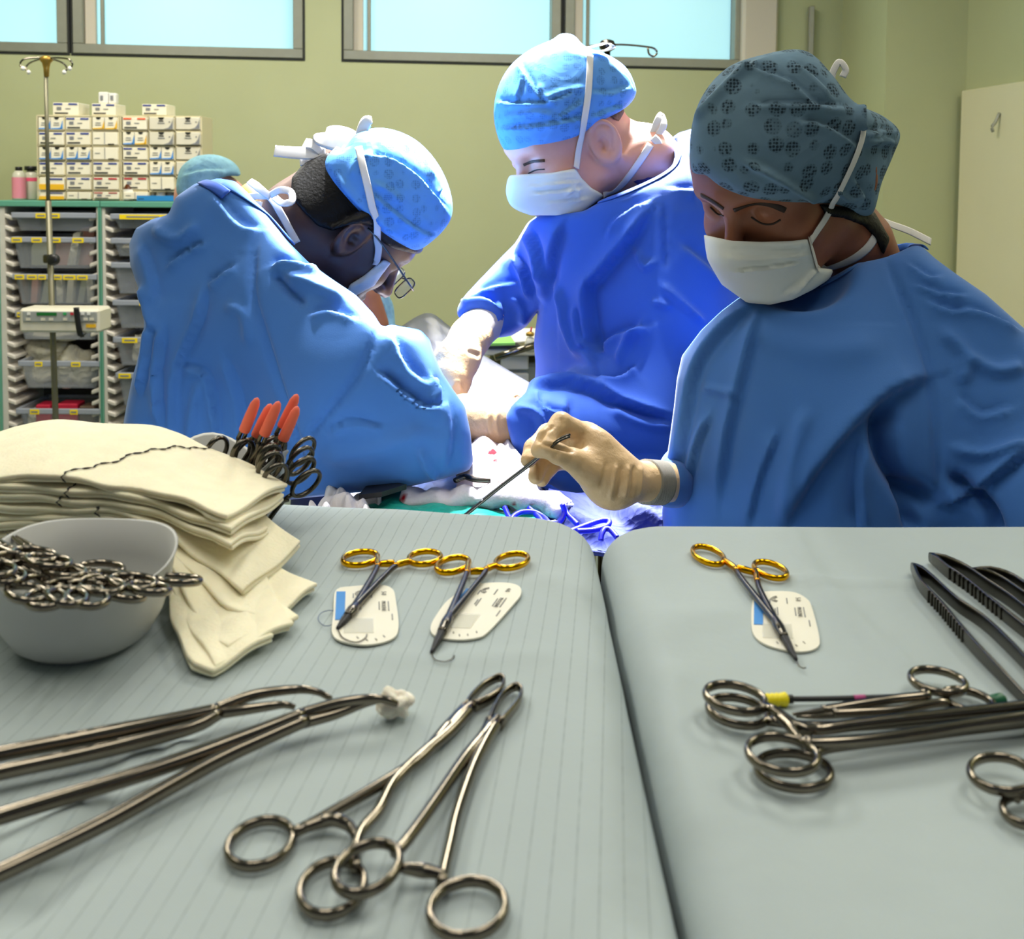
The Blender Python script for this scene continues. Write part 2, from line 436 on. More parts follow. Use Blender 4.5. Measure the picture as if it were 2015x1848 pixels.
# ------------------------------------------------------------------ instrument tables with drapes
ZT = 1.12
def drape_table(name, label, x0, x1, y0, y1, shear, bumps, seed, m, drop=0.55, rc=0.03, re=0.022, nx=150, ny=110):
    r2 = np.random.default_rng(seed)
    ext = rc + re * math.pi / 2 + drop
    def axis(a, b, n):
        core = np.linspace(a - 0.06, b + 0.06, n)
        far = np.linspace(0.06, ext, 14)[1:]
        return np.concatenate([a - far[::-1], core, b + far])
    U, Vv = np.meshgrid(axis(x0, x1, nx), axis(y0, y1, ny), indexing='ij')
    ix0, ix1, iy0, iy1 = x0 + rc, x1 - rc, y0 + rc, y1 - rc
    cx, cy = np.clip(U, ix0, ix1), np.clip(Vv, iy0, iy1)
    dx, dy = U - cx, Vv - cy
    d = np.hypot(dx, dy); nxv, nyv = dx / np.maximum(d, 1e-9), dy / np.maximum(d, 1e-9)
    e = np.maximum(d - rc, 0); a = np.minimum(e / re, math.pi / 2)
    rad = np.minimum(d, rc) + re * np.sin(a)
    hang = np.maximum(e - re * math.pi / 2, 0)
    ang = np.arctan2(dy, dx)
    rad = rad + hang * (0.05 + 0.035 * np.sin(ang * 9 + U * 40 + Vv * 37 + seed))
    X, Y = cx + nxv * rad, cy + nyv * rad
    Z = ZT - re * (1 - np.cos(a)) - hang
    # gentle waviness of the cloth and designed folds on top
    top = np.exp(-(e / 0.03) ** 2)
    for k in range(10):
        f = r2.uniform(12, 60); t = r2.uniform(0, 6.28); p = r2.uniform(0, 6.28)
        Z = Z + top * 0.003 / f * np.sin(f * (U * math.cos(t) + Vv * math.sin(t)) + p)
    Yo = Y + shear * X
    for pts, wd, amp in bumps:
        P = np.array([TP(px, py, ZT)[:2] for px, py in pts])
        best = np.full(X.shape, 9.0)
        for i in range(len(P) - 1):
            ab = P[i + 1] - P[i]; t = np.clip(((X - P[i, 0]) * ab[0] + (Yo - P[i, 1]) * ab[1]) / (ab @ ab), 0, 1)
            best = np.minimum(best, np.hypot(X - P[i, 0] - ab[0] * t, Yo - P[i, 1] - ab[1] * t))
        Z = Z + amp * np.exp(-(best / wd) ** 2) * top
    G = np.stack([X, Yo, Z], -1)
    n_, m_ = G.shape[:2]
    idx = np.arange(n_ * m_).reshape(n_, m_)
    Fc = np.stack([idx[:-1, :-1], idx[1:, :-1], idx[1:, 1:], idx[:-1, 1:]], -1).reshape(-1, 4)
    # trolley under the cloth
    yc = (y0 + y1) / 2 + shear * (x0 + x1) / 2
    t = thing('instrument_table', ((x0 + x1) / 2, yc, 0), label[1], 'table')
    zt = ZT - 0.016
    mk('table_top', *box(((x0 + x1) / 2, yc, zt - 0.012), (x1 - x0 - 0.05, y1 - y0 - 0.07, 0.02), None, 0.004), M['steel'], t, False)
    for sx in (x0 + 0.05, x1 - 0.05):
        for sy in (y0 + 0.06, y1 - 0.06):
            mk('leg', *sweep([(sx, sy + shear * (x0 + x1) / 2, 0.0), (sx, sy + shear * (x0 + x1) / 2, zt - 0.02)], 0.012), M['steel'], t)
    o = mk(name, G.reshape(-1, 3), Fc, m)
    tag(o, label[0], 'drape')
    return o

def stripe_mat():
    m = mat('striped_blue_grey_drape', '#AEB9BC', 0.85, spec=0.15, bump=('noise', 22, 0.28, 0.006), bump2=('weave', 900, 0.12, 0.0006))
    nt = m.node_tree; nd = nt.nodes; lk = nt.links; b = nd['Principled BSDF']
    tc = nd.new('ShaderNodeTexCoord'); mp = nd.new('ShaderNodeMapping'); lk.new(tc.outputs['Object'], mp.inputs[0])
    mp.inputs['Rotation'].default_value = (0, 0, 0.10)
    w = nd.new('ShaderNodeTexWave'); w.wave_type = 'BANDS'; w.bands_direction = 'X'; w.inputs['Scale'].default_value = 33.0
    w.inputs['Distortion'].default_value = 0.0; lk.new(mp.outputs[0], w.inputs['Vector'])
    r = nd.new('ShaderNodeValToRGB'); r.color_ramp.elements[0].position = 0.972; r.color_ramp.elements[1].position = 1.0
    r.color_ramp.elements[0].color = (0, 0, 0, 1); r.color_ramp.elements[1].color = (1, 1, 1, 1)
    lk.new(w.outputs['Fac'], r.inputs['Fac'])
    n = nd.new('ShaderNodeTexNoise'); n.inputs['Scale'].default_value = 160; lk.new(tc.outputs['Object'], n.inputs['Vector'])
    mu = nd.new('ShaderNodeMath'); mu.operation = 'MULTIPLY'; lk.new(r.outputs['Color'], mu.inputs[0]); lk.new(n.outputs['Fac'], mu.inputs[1])
    mx = nd.new('ShaderNodeMix'); mx.data_type = 'RGBA'; mx.inputs[6].default_value = lin('#AAB5B7'); mx.inputs[7].default_value = lin('#838B8E')
    lk.new(mu.outputs[0], mx.inputs[0]); lk.new(mx.outputs[2], b.inputs['Base Color'])
    return m
M['stripe'] = stripe_mat()
drape_table('table_drape', ('finely striped blue-grey drape over the table that carries the gauze and bowl',
                            'steel instrument table under the finely striped blue-grey drape'),
            -0.78, 0.044, 0.10, 0.815, -0.13,
            [([(0, 1700), (250, 1560), (330, 1480)], 0.012, 0.007), ([(60, 1790), (330, 1470), (420, 1400)], 0.006, -0.005),
             ([(600, 1075), (660, 1040), (760, 1030)], 0.03, 0.004), ([(900, 1300), (1000, 1295), (1060, 1290)], 0.010, 0.002),
             ([(760, 1290), (860, 1300)], 0.008, 0.0015), ([(1180, 1180), (1230, 1290), (1262, 1420), (1270, 1600), (1290, 1800)], 0.012, -0.007),
             ([(1090, 1140), (1180, 1210), (1215, 1300)], 0.012, 0.003)], 3, M['stripe'])
drape_table('table_drape', ('plain blue-grey drape over the table that carries the tweezers',
                            'steel instrument table under the plain blue-grey drape'),
            0.092, 0.95, 0.10, 0.79, 0.02,
            [([(1560, 1045), (1600, 1130), (1680, 1220), (1790, 1320)], 0.005, 0.0038), ([(1560, 1140), (1700, 1150), (1810, 1146)], 0.005, 0.0032),
             ([(1260, 1280), (1330, 1220), (1400, 1215)], 0.02, 0.003), ([(1320, 1330), (1290, 1420), (1350, 1600)], 0.012, 0.004),
             ([(1610, 1490), (1800, 1450), (2015, 1440)], 0.008, -0.002)], 11, M['cloth'])

# ------------------------------------------------------------------ instruments on the drapes
def ell(cx, cy, hw, hh, rot, z, n=40, dz=None):
    """ring path: an oval lying on the plane z, seen at this place in the photo"""
    r = math.radians(rot); out = []
    for k in range(n):
        a = 2 * math.pi * k / n
        x, y = hw * math.cos(a), hh * math.sin(a)
        out.append(TP(cx + x * math.cos(r) - y * math.sin(r), cy + x * math.sin(r) + y * math.cos(r), z))
    out = np.array(out)
    if dz is not None: out[:, 2] += dz(out)
    return out
def on(pts, z0=ZT):
    """list of (px,py,height above z0) -> world"""
    return np.array([TP(p[0], p[1], z0 + p[2]) for p in pts])
def base_of(px, py): return TP(px, py, ZT)

def ring_part(t, m, cx, cy, hw, hh, rot, h, tube=0.0021, flat=1.35):
    P = ell(cx, cy, hw, hh, rot, ZT + h)
    return mk('finger_ring', *sweep(P, tube, tube * flat, closed=True, segs=12), m, t)
def bar(t, nm, m, pts, A, B, n=24, segs=10):
    P = spline(on(pts), n); k = len(A) if hasattr(A, '__len__') else 0
    if k: A = np.interp(np.linspace(0, 1, n), np.linspace(0, 1, k), A)
    if hasattr(B, '__len__'): B = np.interp(np.linspace(0, 1, n), np.linspace(0, 1, len(B)), B)
    return mk(nm, *sweep(P, A, B, segs=segs, power=0.85), m, t)

def needle_holder(label, rings, armA, armB, joint, tip, ratchet):
    t = thing('needle_holder', base_of(*joint), label, 'needle holder', 'gold-handled needle holders')
    for r in rings: ring_part(t, M['gold'], *r, 0.004, 0.0017)
    for a in (armA, armB):
        bar(t, 'gold_neck', M['gold'], [(a[0][0], a[0][1], .0042), (a[1][0], a[1][1], .0045), (a[1][0] * .8 + a[2][0] * .2, a[1][1] * .8 + a[2][1] * .2, .0048)], [.0019, .0023, .0018], [.0022, .0024, .002], 12)
        q = [(a[1][0] * .82 + a[2][0] * .18, a[1][1] * .82 + a[2][1] * .18, .0048)] + [(p[0], p[1], .0052) for p in a[2:]] + [(joint[0], joint[1], .0052)]
        bar(t, 'shank', M['steel_d'], q, [.0018, .0020, .0026], [.0018, .0020, .0026], 20)
    bar(t, 'ratchet', M['gold'], [(ratchet[0], ratchet[1], .0046), ((ratchet[0] + ratchet[2]) / 2, (ratchet[1] + ratchet[3]) / 2, .0046), (ratchet[2], ratchet[3], .0046)], [.0016, .0022, .0018], [.0022, .0026, .0022], 10)
    jx, jy = joint
    def lp(u, o=0):
        return (jx + (tip[0] - jx) * u, jy + (tip[1] - jy) * u)
    pa, pb = lp(-.12), lp(.40)
    bar(t, 'box_joint', M['steel_d'], [(pa[0], pa[1], .0052), (*lp(.12), .0054), (pb[0], pb[1], .0048)], [.0026, .0034, .0028], [.0026, .003, .0026], 12)
    for s in (-1, 1):
        a, b = lp(.36), lp(1.0)
        nx_, ny_ = -(tip[1] - jy), (tip[0] - jx); l = math.hypot(nx_, ny_); nx_, ny_ = nx_ / l * 2.2 * s, ny_ / l * 2.2 * s
        bar(t, 'jaw', M['carbide'], [(a[0] + nx_ * 1.2, a[1] + ny_ * 1.2, .0046), ((a[0] + b[0]) / 2 + nx_, (a[1] + b[1]) / 2 + ny_, .004), (b[0] + nx_ * .4, b[1] + ny_ * .4, .003)], [.0016, .0013, .0007], [.0024, .002, .0011], 12)
    p = TP(*lp(.05), ZT + .0086)
    mk('joint_screw', *lathe([(0.0012, 0), (0.0012, .0006), (.0008, .0009)], p, 12), M['steel'], t)
    return t
needle_holder('gold-ringed needle holder lying on the suture packet beside the gauze stack',
    [(709, 1099, 35, 13, -7), (836, 1098, 32, 12.5, -5)],
    [(741, 1095), (743, 1112), (738, 1126)], [(806, 1105), (782, 1111), (764, 1126)], (697, 1196), (664, 1237), (748, 1110, 776, 1108))
needle_holder('gold-ringed needle holder lying askew on the middle suture packet',
    [(891, 1112, 33, 14, -12), (1007, 1104, 33, 13.5, -10)],
    [(921, 1108), (919, 1124), (914, 1140)], [(976, 1112), (958, 1119), (948, 1136)], (882, 1218), (849, 1284), (926, 1125, 953, 1123))
needle_holder('gold-ringed needle holder on the plain drape near the tweezers',
    [(1394, 1093, 33, 14.5, 20), (1516, 1122, 34, 13.5, 17)],
    [(1424, 1102), (1446, 1118), (1462, 1142)], [(1487, 1122), (1489, 1140), (1496, 1162)], (1528, 1226), (1567, 1298), (1450, 1117, 1482, 1126))

# suture packets
def outline(pts): return smooth_poly([TP(x, y, ZT + 0.0012) for x, y in pts], 44)
def text_mesh(body, size):
    c = bpy.data.curves.new('txt', 'FONT'); c.body = body; c.size = size; c.align_x = 'CENTER'; c.align_y = 'CENTER'; c.extrude = 0.00006
    c.resolution_u = 2
    o = bpy.data.objects.new('txt', c); COL.objects.link(o)
    dg = bpy.context.evaluated_depsgraph_get(); me = bpy.data.meshes.new_from_object(o.evaluated_get(dg))
    V = np.array([v.co[:] for v in me.vertices]); Fc = [tuple(p.vertices) for p in me.polygons]
    bpy.data.objects.remove(o); bpy.data.curves.remove(c); bpy.data.meshes.remove(me)
    return V, Fc
def suture_packet(label, out, TL, TR, BR, BL, size_no, needle, loop, key):
    t = thing('suture_packet', base_of((TL[0] + BR[0]) / 2, (TL[1] + BR[1]) / 2), label, 'suture packet', 'suture packets under the gold needle holders')
    mk('packet_card', *prism(outline(out), 0.0011), M['packet'], t, False)
    z = ZT + 0.0026
    c = [TP(*p, z) for p in (TL, TR, BR, BL)]
    def Q(u, v): return (c[0] * (1 - u) + c[1] * u) * (1 - v) + (c[3] * (1 - u) + c[2] * u) * v
    ex = Q(1, .3) - Q(0, .3); ey = Q(.5, 0) - Q(.5, 1); lx = np.linalg.norm(ex); ly = np.linalg.norm(ey)
    ex, ey = ex / lx, ey / ly
    def quad(nm, u0, u1, v0, v1, m, h=0.0):
        pts = np.array([Q(u0, v1), Q(u1, v1), Q(u1, v0), Q(u0, v0)]) - np.array([0, 0, .00025 - h])
        return mk(nm, *prism(pts, .0003), m, t, False)
    quad('blue_panel', .02, .17, .06, .58, M['ink_sky'])
    quad('clear_window', .16, .62, .56, .80, M['clear'], .0002)
    def txt(body, u, v, size, m=M['ink'], turn=-1):
        V, Fc = text_mesh(body, size); p = Q(u, v)
        w = p + V[:, :1] * (-ey if turn < 0 else ex) + V[:, 1:2] * (ex if turn < 0 else ey) + V[:, 2:] * np.array([0, 0, 1.0]) + np.array([0, 0, .0002])
        mk('lettering', w, Fc, m, t, False)
    txt(size_no, .80, .10, .0044); txt('PROLENE', .79, .34, .0036)
    for u, v0, v1 in ((.87, .25, .42), (.72, .26, .40), (.92, .48, .58), (.60, .08, .18), (.42, .26, .40), (.38, .28, .37), (.30, .10, .18)):   # print too small to read
        quad('print_line', u - .008, u + .008, v0, v1, M['ink_g'], .0001)
    for k in range(3):    # printed needle curve
        r = .0050 - .0011 * k; p = Q(.46, .10)
        P = np.array([p + ex * (math.cos(a) * r) * -1 + ey * math.sin(a) * r for a in np.linspace(-1.3, 1.3, 14)])
        mk('printed_curve', *sweep(P, .00022, .0001, segs=6), M['ink'], t)
    for u, v in ((.36, .86), (.50, .90), (.64, .89), (.76, .84)):
        P = np.array([Q(u, v), Q(u + .03, v + .03)]); mk('tick_mark', *sweep(P, .00025, .00012, segs=6), M['ink'], t)
    n = spline([TP(*p, ZT + .003) for p in needle], 18)
    nd_ = mk('suture_needle', *sweep(n, .00035), M['steel_d']); tag(nd_, 'fine curved needle at the jaw tip on the ' + {'n': 'packet nearest the gauze', 'm': 'slanting middle packet', 'p': 'plain drape'}[key], 'needle', 'curved needles')
    if loop:
        P = spline([TP(*p, ZT + .002) for p in loop], 30)
        o = mk('suture_thread', *sweep(P, .00025, segs=6), M['suture']); tag(o, 'fine blue suture thread looped beside the packet nearest the gauze', 'thread')
    return t
suture_packet('white suture packet with blue panel nearest the gauze stack',
    [(661, 1165), (690, 1157), (748, 1154), (772, 1162), (779, 1185), (784, 1240), (768, 1262), (722, 1272), (676, 1266), (654, 1250), (656, 1210)],
    (660, 1158), (778, 1158), (786, 1270), (654, 1270), '5-0', [(664, 1237), (675, 1255), (700, 1264), (718, 1256), (722, 1248)],
    [(664, 1226), (640, 1232), (626, 1219), (634, 1205), (658, 1203), (680, 1232), (720, 1242), (738, 1238)], 'n')
suture_packet('white suture packet lying slantwise in the middle of the drape',
    [(930, 1156), (960, 1150), (1000, 1150), (1022, 1157), (1025, 1172), (1012, 1190), (964, 1243), (940, 1258), (898, 1262), (858, 1255), (847, 1240), (857, 1216), (884, 1182)],
    (920, 1152), (1028, 1152), (950, 1262), (840, 1258), '4-0', [(849, 1284), (856, 1298), (876, 1302), (890, 1296), (894, 1290)], None, 'm')
suture_packet('white suture packet with blue panel on the plain drape',
    [(1486, 1174), (1508, 1167), (1560, 1168), (1588, 1182), (1598, 1200), (1612, 1256), (1609, 1276), (1586, 1285), (1552, 1284), (1508, 1272), (1486, 1256), (1479, 1236), (1479, 1196)],
    (1482, 1168), (1590, 1170), (1616, 1284), (1480, 1278), '5-0', [(1567, 1298), (1572, 1310), (1580, 1315), (1586, 1314)], None, 'p')

# ring-handled tissue forceps in front
def ring_forceps(name, label, group, rings, arms, ratchet, jaws, joint, h=0.0045, A=(.0023, .0026, .003), mt=None):
    m = mt or M['steel']
    t = thing(name, base_of(*joint), label, 'forceps', group)
    for r in rings: ring_part(t, m, *r[:5], r[5] if len(r) > 5 else h - .001, 0.00175, 1.35)
    for a in arms:
        bar(t, 'shank', m, [(p[0], p[1], p[2] if len(p) > 2 else h) for p in a], A, A, 30)
    if ratchet:
        bar(t, 'ratchet', m, [(p[0], p[1], p[2] if len(p) > 2 else h) for p in ratchet], [.0016, .0024, .0016], [.002, .0028, .002], 12)
    for j in jaws:
        bar(t, 'jaw', m, [(p[0], p[1], p[2] if len(p) > 2 else h) for p in j[0]], j[1], j[2], 26)
    return t
ring_forceps('tissue_forceps', 'steel tissue forceps with loop jaw and one ring on the bare drape', 'loop-jawed tissue forceps',
    [(512, 1660, 67, 42, -20), (653, 1748, 66, 50, -25)],
    [[(575, 1640), (600, 1628), (640, 1606), (810, 1505), (880, 1432), (918, 1392)],
     [(700, 1712), (699, 1672), (712, 1634), (745, 1596), (775, 1540), (826, 1489), (886, 1438), (926, 1393)]],
    [(594, 1632), (640, 1616, .006), (662, 1614, .007), (690, 1628, .005), (700, 1650)],
    [([(916, 1394), (930, 1372), (955, 1347), (984, 1333), (992, 1342), (984, 1360), (960, 1378), (934, 1390)], [.0015, .0013, .0011, .0010, .0013, .0016], [.0034, .003, .0026, .0026, .003, .0034]),
     ([(886, 1432), (905, 1410), (928, 1390)], [.003, .0034, .003], [.003, .0032, .003])], (886, 1432))
ring_forceps('tissue_forceps', 'steel tissue forceps with loop jaw and a ring resting on the other forceps', 'loop-jawed tissue forceps',
    [(722, 1709, 68, 44, -28, .0095), (920, 1789, 75, 54, -12, .004)],
    [[(776, 1680, .009), (800, 1655, .0085), (851, 1585, .0065), (914, 1494), (952, 1448), (966, 1420)],
     [(868, 1742), (876, 1703), (886, 1660), (900, 1600), (931, 1512), (962, 1450), (978, 1424)]],
    [(790, 1708, .008), (820, 1712, .007), (850, 1716, .006), (872, 1722, .005)],
    [([(962, 1428), (972, 1400), (990, 1368), (1014, 1351), (1026, 1358), (1022, 1380), (1004, 1404), (984, 1426)], [.0015, .0013, .0011, .0010, .0013, .0016], [.0034, .003, .0026, .0026, .003, .0034]),
     ([(950, 1452), (966, 1432), (980, 1416)], [.003, .0034, .003], [.003, .0032, .003])], (955, 1448))

# long curved sponge-holding forceps at the left edge
def sponge_forceps(label, arms, jaws, joint, ringpos):
    t = thing('sponge_forceps', base_of(*joint), label, 'forceps', 'long curved sponge forceps')
    for a in arms: bar(t, 'shank', M['steel'], a, [.0034, .0032, .0034, .0026], [.0034, .0034, .0036, .003], 34, 12)
    for j in jaws: bar(t, 'jaw', M['steel'], j, [.0026, .0024, .0018, .0010], [.0028, .0026, .0022, .0014], 28, 12)
    for r in ringpos:
        P = ell(*r, ZT + .006); mk('finger_ring', *sweep(P, .0024, .003, closed=True, segs=12), M['steel'], t)
    p = TP(joint[0], joint[1], ZT + .0105)
    mk('joint_screw', *lathe([(0.0022, -.003), (0.0022, .0003), (.0016, .0008)], p, 14), M['steel'], t)
    return t
sponge_forceps('long curved steel sponge forceps with empty open jaws',
    [[(-160, 1520, .008), (0, 1484, .010), (150, 1455, .011), (292, 1427, .011), (430, 1396, .011)],
     [(-160, 1562, .007), (0, 1520, .008), (188, 1480, .008), (375, 1432, .009), (432, 1404, .010)]],
    [[(425, 1396, .011), (500, 1368, .014), (583, 1357, .016), (625, 1362, .014), (652, 1376, .010)],
     [(425, 1404, .009), (500, 1394, .011), (556, 1387, .012), (580, 1392, .010)]], (425, 1398),
    [(-220, 1520, 60, 30, -10), (-220, 1585, 62, 32, -10)])
sponge_forceps('long curved steel sponge forceps gripping a cotton swab',
    [[(-180, 1668, .008), (0, 1607, .010), (292, 1518, .011), (500, 1443, .012), (600, 1404, .012)],
     [(-180, 1800, .006), (0, 1718, .007), (208, 1618, .008), (417, 1502, .009), (533, 1448, .010), (606, 1416, .011)]],
    [[(590, 1406, .012), (667, 1384, .014), (729, 1375, .015), (763, 1379, .013), (794, 1391, .008)],
     [(590, 1424, .010), (660, 1405, .010), (720, 1383, .012), (758, 1376, .013), (778, 1382, .011)]], (598, 1410),
    [(-250, 1680, 66, 36, -15), (-250, 1830, 70, 40, -15)])

# stacked long needle drivers with their points out of frame, scissors and rod
ring_forceps('long_needle_driver', 'long steel needle driver lying on top of its twin, rings by the yellow-ended rod', 'stacked long needle drivers',
    [(1447, 1374, 60, 25, 12, .013), (1540, 1485, 70, 34, 10, .012)],
    [[(1500, 1390, .013), (1530, 1402, .013), (1558, 1424, .0125), (1600, 1436, .0125), (1700, 1424, .0125), (1850, 1408, .0125), (2040, 1388, .0125), (2200, 1372, .012)],
     [(1578, 1462, .0125), (1590, 1462, .0125), (1680, 1459, .012), (1797, 1444, .012), (1900, 1428, .012), (2040, 1408, .012), (2200, 1386, .012)]],
    [(1530, 1408, .0125), (1555, 1432, .0125), (1575, 1458, .0125)],
    [([(2190, 1380, .012), (2260, 1374, .010), (2330, 1366, .006)], [.003, .002, .001], [.003, .002, .001])], (2000, 1395), A=(.0026, .0028, .003, .003))
ring_forceps('long_needle_driver', 'long steel needle driver lying underneath its twin, rings by the yellow-ended rod', 'stacked long needle drivers',
    [(1452, 1400, 60, 26, 12, .0045), (1562, 1517, 74, 34, 8, .004)],
    [[(1506, 1418, .0045), (1545, 1424, .0045), (1580, 1428, .005), (1700, 1428, .005), (1900, 1412, .005), (2040, 1400, .005), (2200, 1384, .005)],
     [(1604, 1492, .0045), (1616, 1476, .0045), (1690, 1464, .005), (1800, 1450, .005), (1900, 1436, .005), (2040, 1418, .005), (2200, 1396, .005)]],
    [(1550, 1426, .0045), (1585, 1450, .0045), (1610, 1480, .0045)],
    [([(2190, 1390, .005), (2260, 1384, .0045), (2330, 1376, .004)], [.003, .002, .001], [.003, .002, .001])], (2000, 1410))
t = ring_forceps('surgical_scissors', 'small steel scissors with rings beyond the stacked needle drivers', None,
    [(1846, 1341, 56, 21, 12, .009), (1906, 1380, 52, 19, 15, .005)],
    [[(1812, 1362, .009), (1826, 1368, .009), (1760, 1376, .008), (1680, 1388, .007), (1619, 1398, .006)],
     [(1866, 1384, .006), (1840, 1384, .007), (1760, 1398, .006), (1690, 1402, .006), (1640, 1404, .006)]],
    None, [([(1640, 1396, .0065), (1600, 1402, .005), (1560, 1406, .004)], [.0026, .002, .0008], [.002, .0016, .0008]),
           ([(1660, 1404, .005), (1610, 1409, .004), (1566, 1410, .003)], [.0026, .002, .0008], [.002, .0016, .0008])], (1700, 1392), A=(.0022, .0024, .0024))
t['category'] = 'scissors'
gp = TP(1958, 1379, ZT + .005)
mk('green_tip_cover', *lathe([(.001, -.004), (.0032, -.002), (.0034, .004), (.002, .006)], gp, 12, quat_R((0, 0, 1), (1, 0.3, 0))), M['green_p'], t)
t = thing('marking_rod', base_of(1600, 1376), 'black rod with yellow grip and pink band behind the needle driver rings', 'rod')
P = on([(1550, 1376, .004), (1640, 1375, .004), (1770, 1371, .004)]); mk('rod', *sweep(spline(P, 16), .0014), M['black'], t)
P = on([(1506, 1378, .004), (1549, 1376, .004)]); P = spline(P, 15)
mk('yellow_grip', *sweep(P, [.0026, .0034, .0034, .0029, .0034, .0034, .0029, .0034, .0034, .0029, .0034, .0034, .0036, .0036, .003]), M['yellowp'], t)
P = on([(1546, 1376, .004), (1560, 1376, .004)]); mk('collar', *sweep(P, .0022), M['black'], t)
P = on([(1680, 1374, .004), (1702, 1373, .004)]); mk('pink_band', *sweep(P, .0016), M['pink'], t)
ring_forceps('artery_forceps', 'steel artery forceps entering the frame edge below the needle drivers', None,
    [(1972, 1524, 64, 33, 10, .009), (2022, 1595, 50, 29, 12, .005)],
    [[(2020, 1552, .008), (2045, 1560, .008), (2120, 1556, .008), (2240, 1530, .007)], [(2060, 1580, .005), (2100, 1578, .005), (2160, 1564, .006), (2240, 1538, .006)]],
    [(1990, 1556, .008), (2000, 1568, .006), (2010, 1576, .005)], [([(2220, 1538, .006), (2300, 1520, .005), (2380, 1500, .004)], [.003, .002, .001], [.003, .002, .001])], (2200, 1540))

# dissecting tweezers
def tweezers(label, heel, armA, armB, grip, scale=1.0):
    t = thing('tweezers', base_of(*heel), label, 'tweezers', 'dissecting tweezers at the drape edge')
    for k, a in enumerate((armA, armB)):
        pts = [(heel[0], heel[1], .006)] + [(p[0], p[1], .006) for p in a]
        n = 34; P = spline(on(pts), n); u = np.linspace(0, 1, n)
        H = np.interp(u, [0, .05, .18, .42, .6, 1], [.0035, .0050, .0052, .0050, .0046, .0014]) * scale
        Tn = np.interp(u, [0, .2, .5, 1], [.0012, .0010, .0013, .0011]) * scale
        P[:, 2] = ZT + .0008 + H
        mk('arm', *sweep(P, Tn, H, segs=12, power=.7), M['steel_d'], t)
        if k == 0:
            i0, i1 = grip; q = spline(P, 200)
            for j in np.linspace(i0, i1, 13):
                i = int(j * 199); d = q[min(i + 1, 199)] - q[i - 1]; d[2] = 0; d /= np.linalg.norm(d)
                s = np.array([d[1], -d[0], 0]);  s = -s if s @ (CAM - q[i]) < 0 else s
                hh = np.interp(i / 199, [0, .18, .42, .6, 1], [.0035, .0052, .0050, .0046, .0014]) * scale
                mk('grip_ridge', *box(q[i] + s * .0012, (.0009, .0016, hh * 1.7), np.stack([d, s, [0, 0, 1]], 1), .0003), M['steel_d'], t, False)
    return t
tweezers('longest dark steel tweezers lying nearest the gold needle holder', (1795, 1112),
    [(1812, 1152), (1852, 1196), (1925, 1280), (2060, 1412), (2190, 1530)], [(1826, 1136), (1880, 1186), (1950, 1236), (2070, 1360), (2192, 1526)], (.22, .44))
tweezers('dark steel tweezers lying between the two others, heel towards the gown', (1830, 1092),
    [(1862, 1122), (1905, 1152), (1960, 1196), (2080, 1290), (2230, 1420)], [(1890, 1118), (1940, 1150), (2000, 1190), (2110, 1280), (2232, 1416)], (.16, .44))
t = tweezers('bronze-tinted steel tweezers with a hole in the heel', (1914, 1122),
    [(1960, 1140), (2010, 1172), (2080, 1220), (2180, 1300), (2260, 1370)], [(1975, 1134), (2030, 1166), (2100, 1214), (2190, 1294), (2262, 1366)], (.35, .6))
p = TP(1938, 1120, ZT + .0122); mk('heel_hole', *lathe([(.0013, 0), (.0013, .0005)], p, 12), M['black'], t)

# cotton swab held by the sponge forceps
def blob(name, c, r, amp, seed, m, label=None, cat=None, n=22):
    r2 = np.random.default_rng(seed); V = []; Fc = []
    ph = r2.uniform(0, 6.28, (8,)); fr = r2.normal(0, 2.6, (8, 3))
    for i in range(n + 1):
        a = math.pi * i / n
        for k in range(2 * n):
            b = math.pi * k / n; d = np.array([math.sin(a) * math.cos(b), math.sin(a) * math.sin(b), math.cos(a)])
            s = 1 + amp * np.mean(np.sin(fr @ d * 1.6 + ph)) * 2
            V.append(np.asarray(c) + d * np.asarray(r) * s)
    for i in range(n):
        for k in range(2 * n):
            l = (k + 1) % (2 * n); Fc.append((i * 2 * n + k, (i + 1) * 2 * n + k, (i + 1) * 2 * n + l, i * 2 * n + l))
    o = mk(name, V, Fc, m)
    if label: tag(o, label, cat)
    return o
blob('cotton_swab', TP(778, 1383, ZT + .008), (.0086, .0075, .0066), .35, 5, M['cotton'], 'small white cotton swab gripped in the curved forceps jaws', 'swab')
# ------------------------------------------------------------------ storage along the back wall
CY = 4.02                                    # front plane of the storage units
M['teal'] = mat('teal_edge', '#5C9C86', 0.5)
M['rail'] = mat('white_runner', '#CFC8BE', 0.5, noise=(20, 0.05))
M['bin'] = mat('clear_grey_bin', '#A8ADB8', 0.25, alpha=0.30, spec=0.6)
M['rim'] = mat('bin_rim', '#A3A8B6', 0.3, alpha=0.85)
M['inside'] = mat('cabinet_back', '#4A4540', 0.8)
M['paper'] = mat('packing_paper', '#D8D2BE', 0.8, noise=(30, 0.08), bump=('crumple', 22, 0.5, 0.02))
M['pinkpack'] = mat('pink_pack', '#C88F7C', 0.7, noise=(20, 0.08))
M['greenpack'] = mat('pale_green_pack', '#A3A58A', 0.7, noise=(20, 0.06))
M['redpack'] = mat('red_pack', '#C2203F', 0.5, noise=(25, 0.15))
M['brownp'] = mat('brown_pack', '#6A5444', 0.7, noise=(25, 0.1))
def rect(px0, px1, py0, py1, Y, depth, bev=0.0):
    pc, yc = (px0 + px1) / 2, (py0 + py1) / 2
    x0, x1 = W(px0, yc, Y)[0], W(px1, yc, Y)[0]; z1, z0 = W(pc, py0, Y)[2], W(pc, py1, Y)[2]
    return box(((x0 + x1) / 2, Y + depth / 2, (z0 + z1) / 2), (x1 - x0, depth, z1 - z0), None, bev)
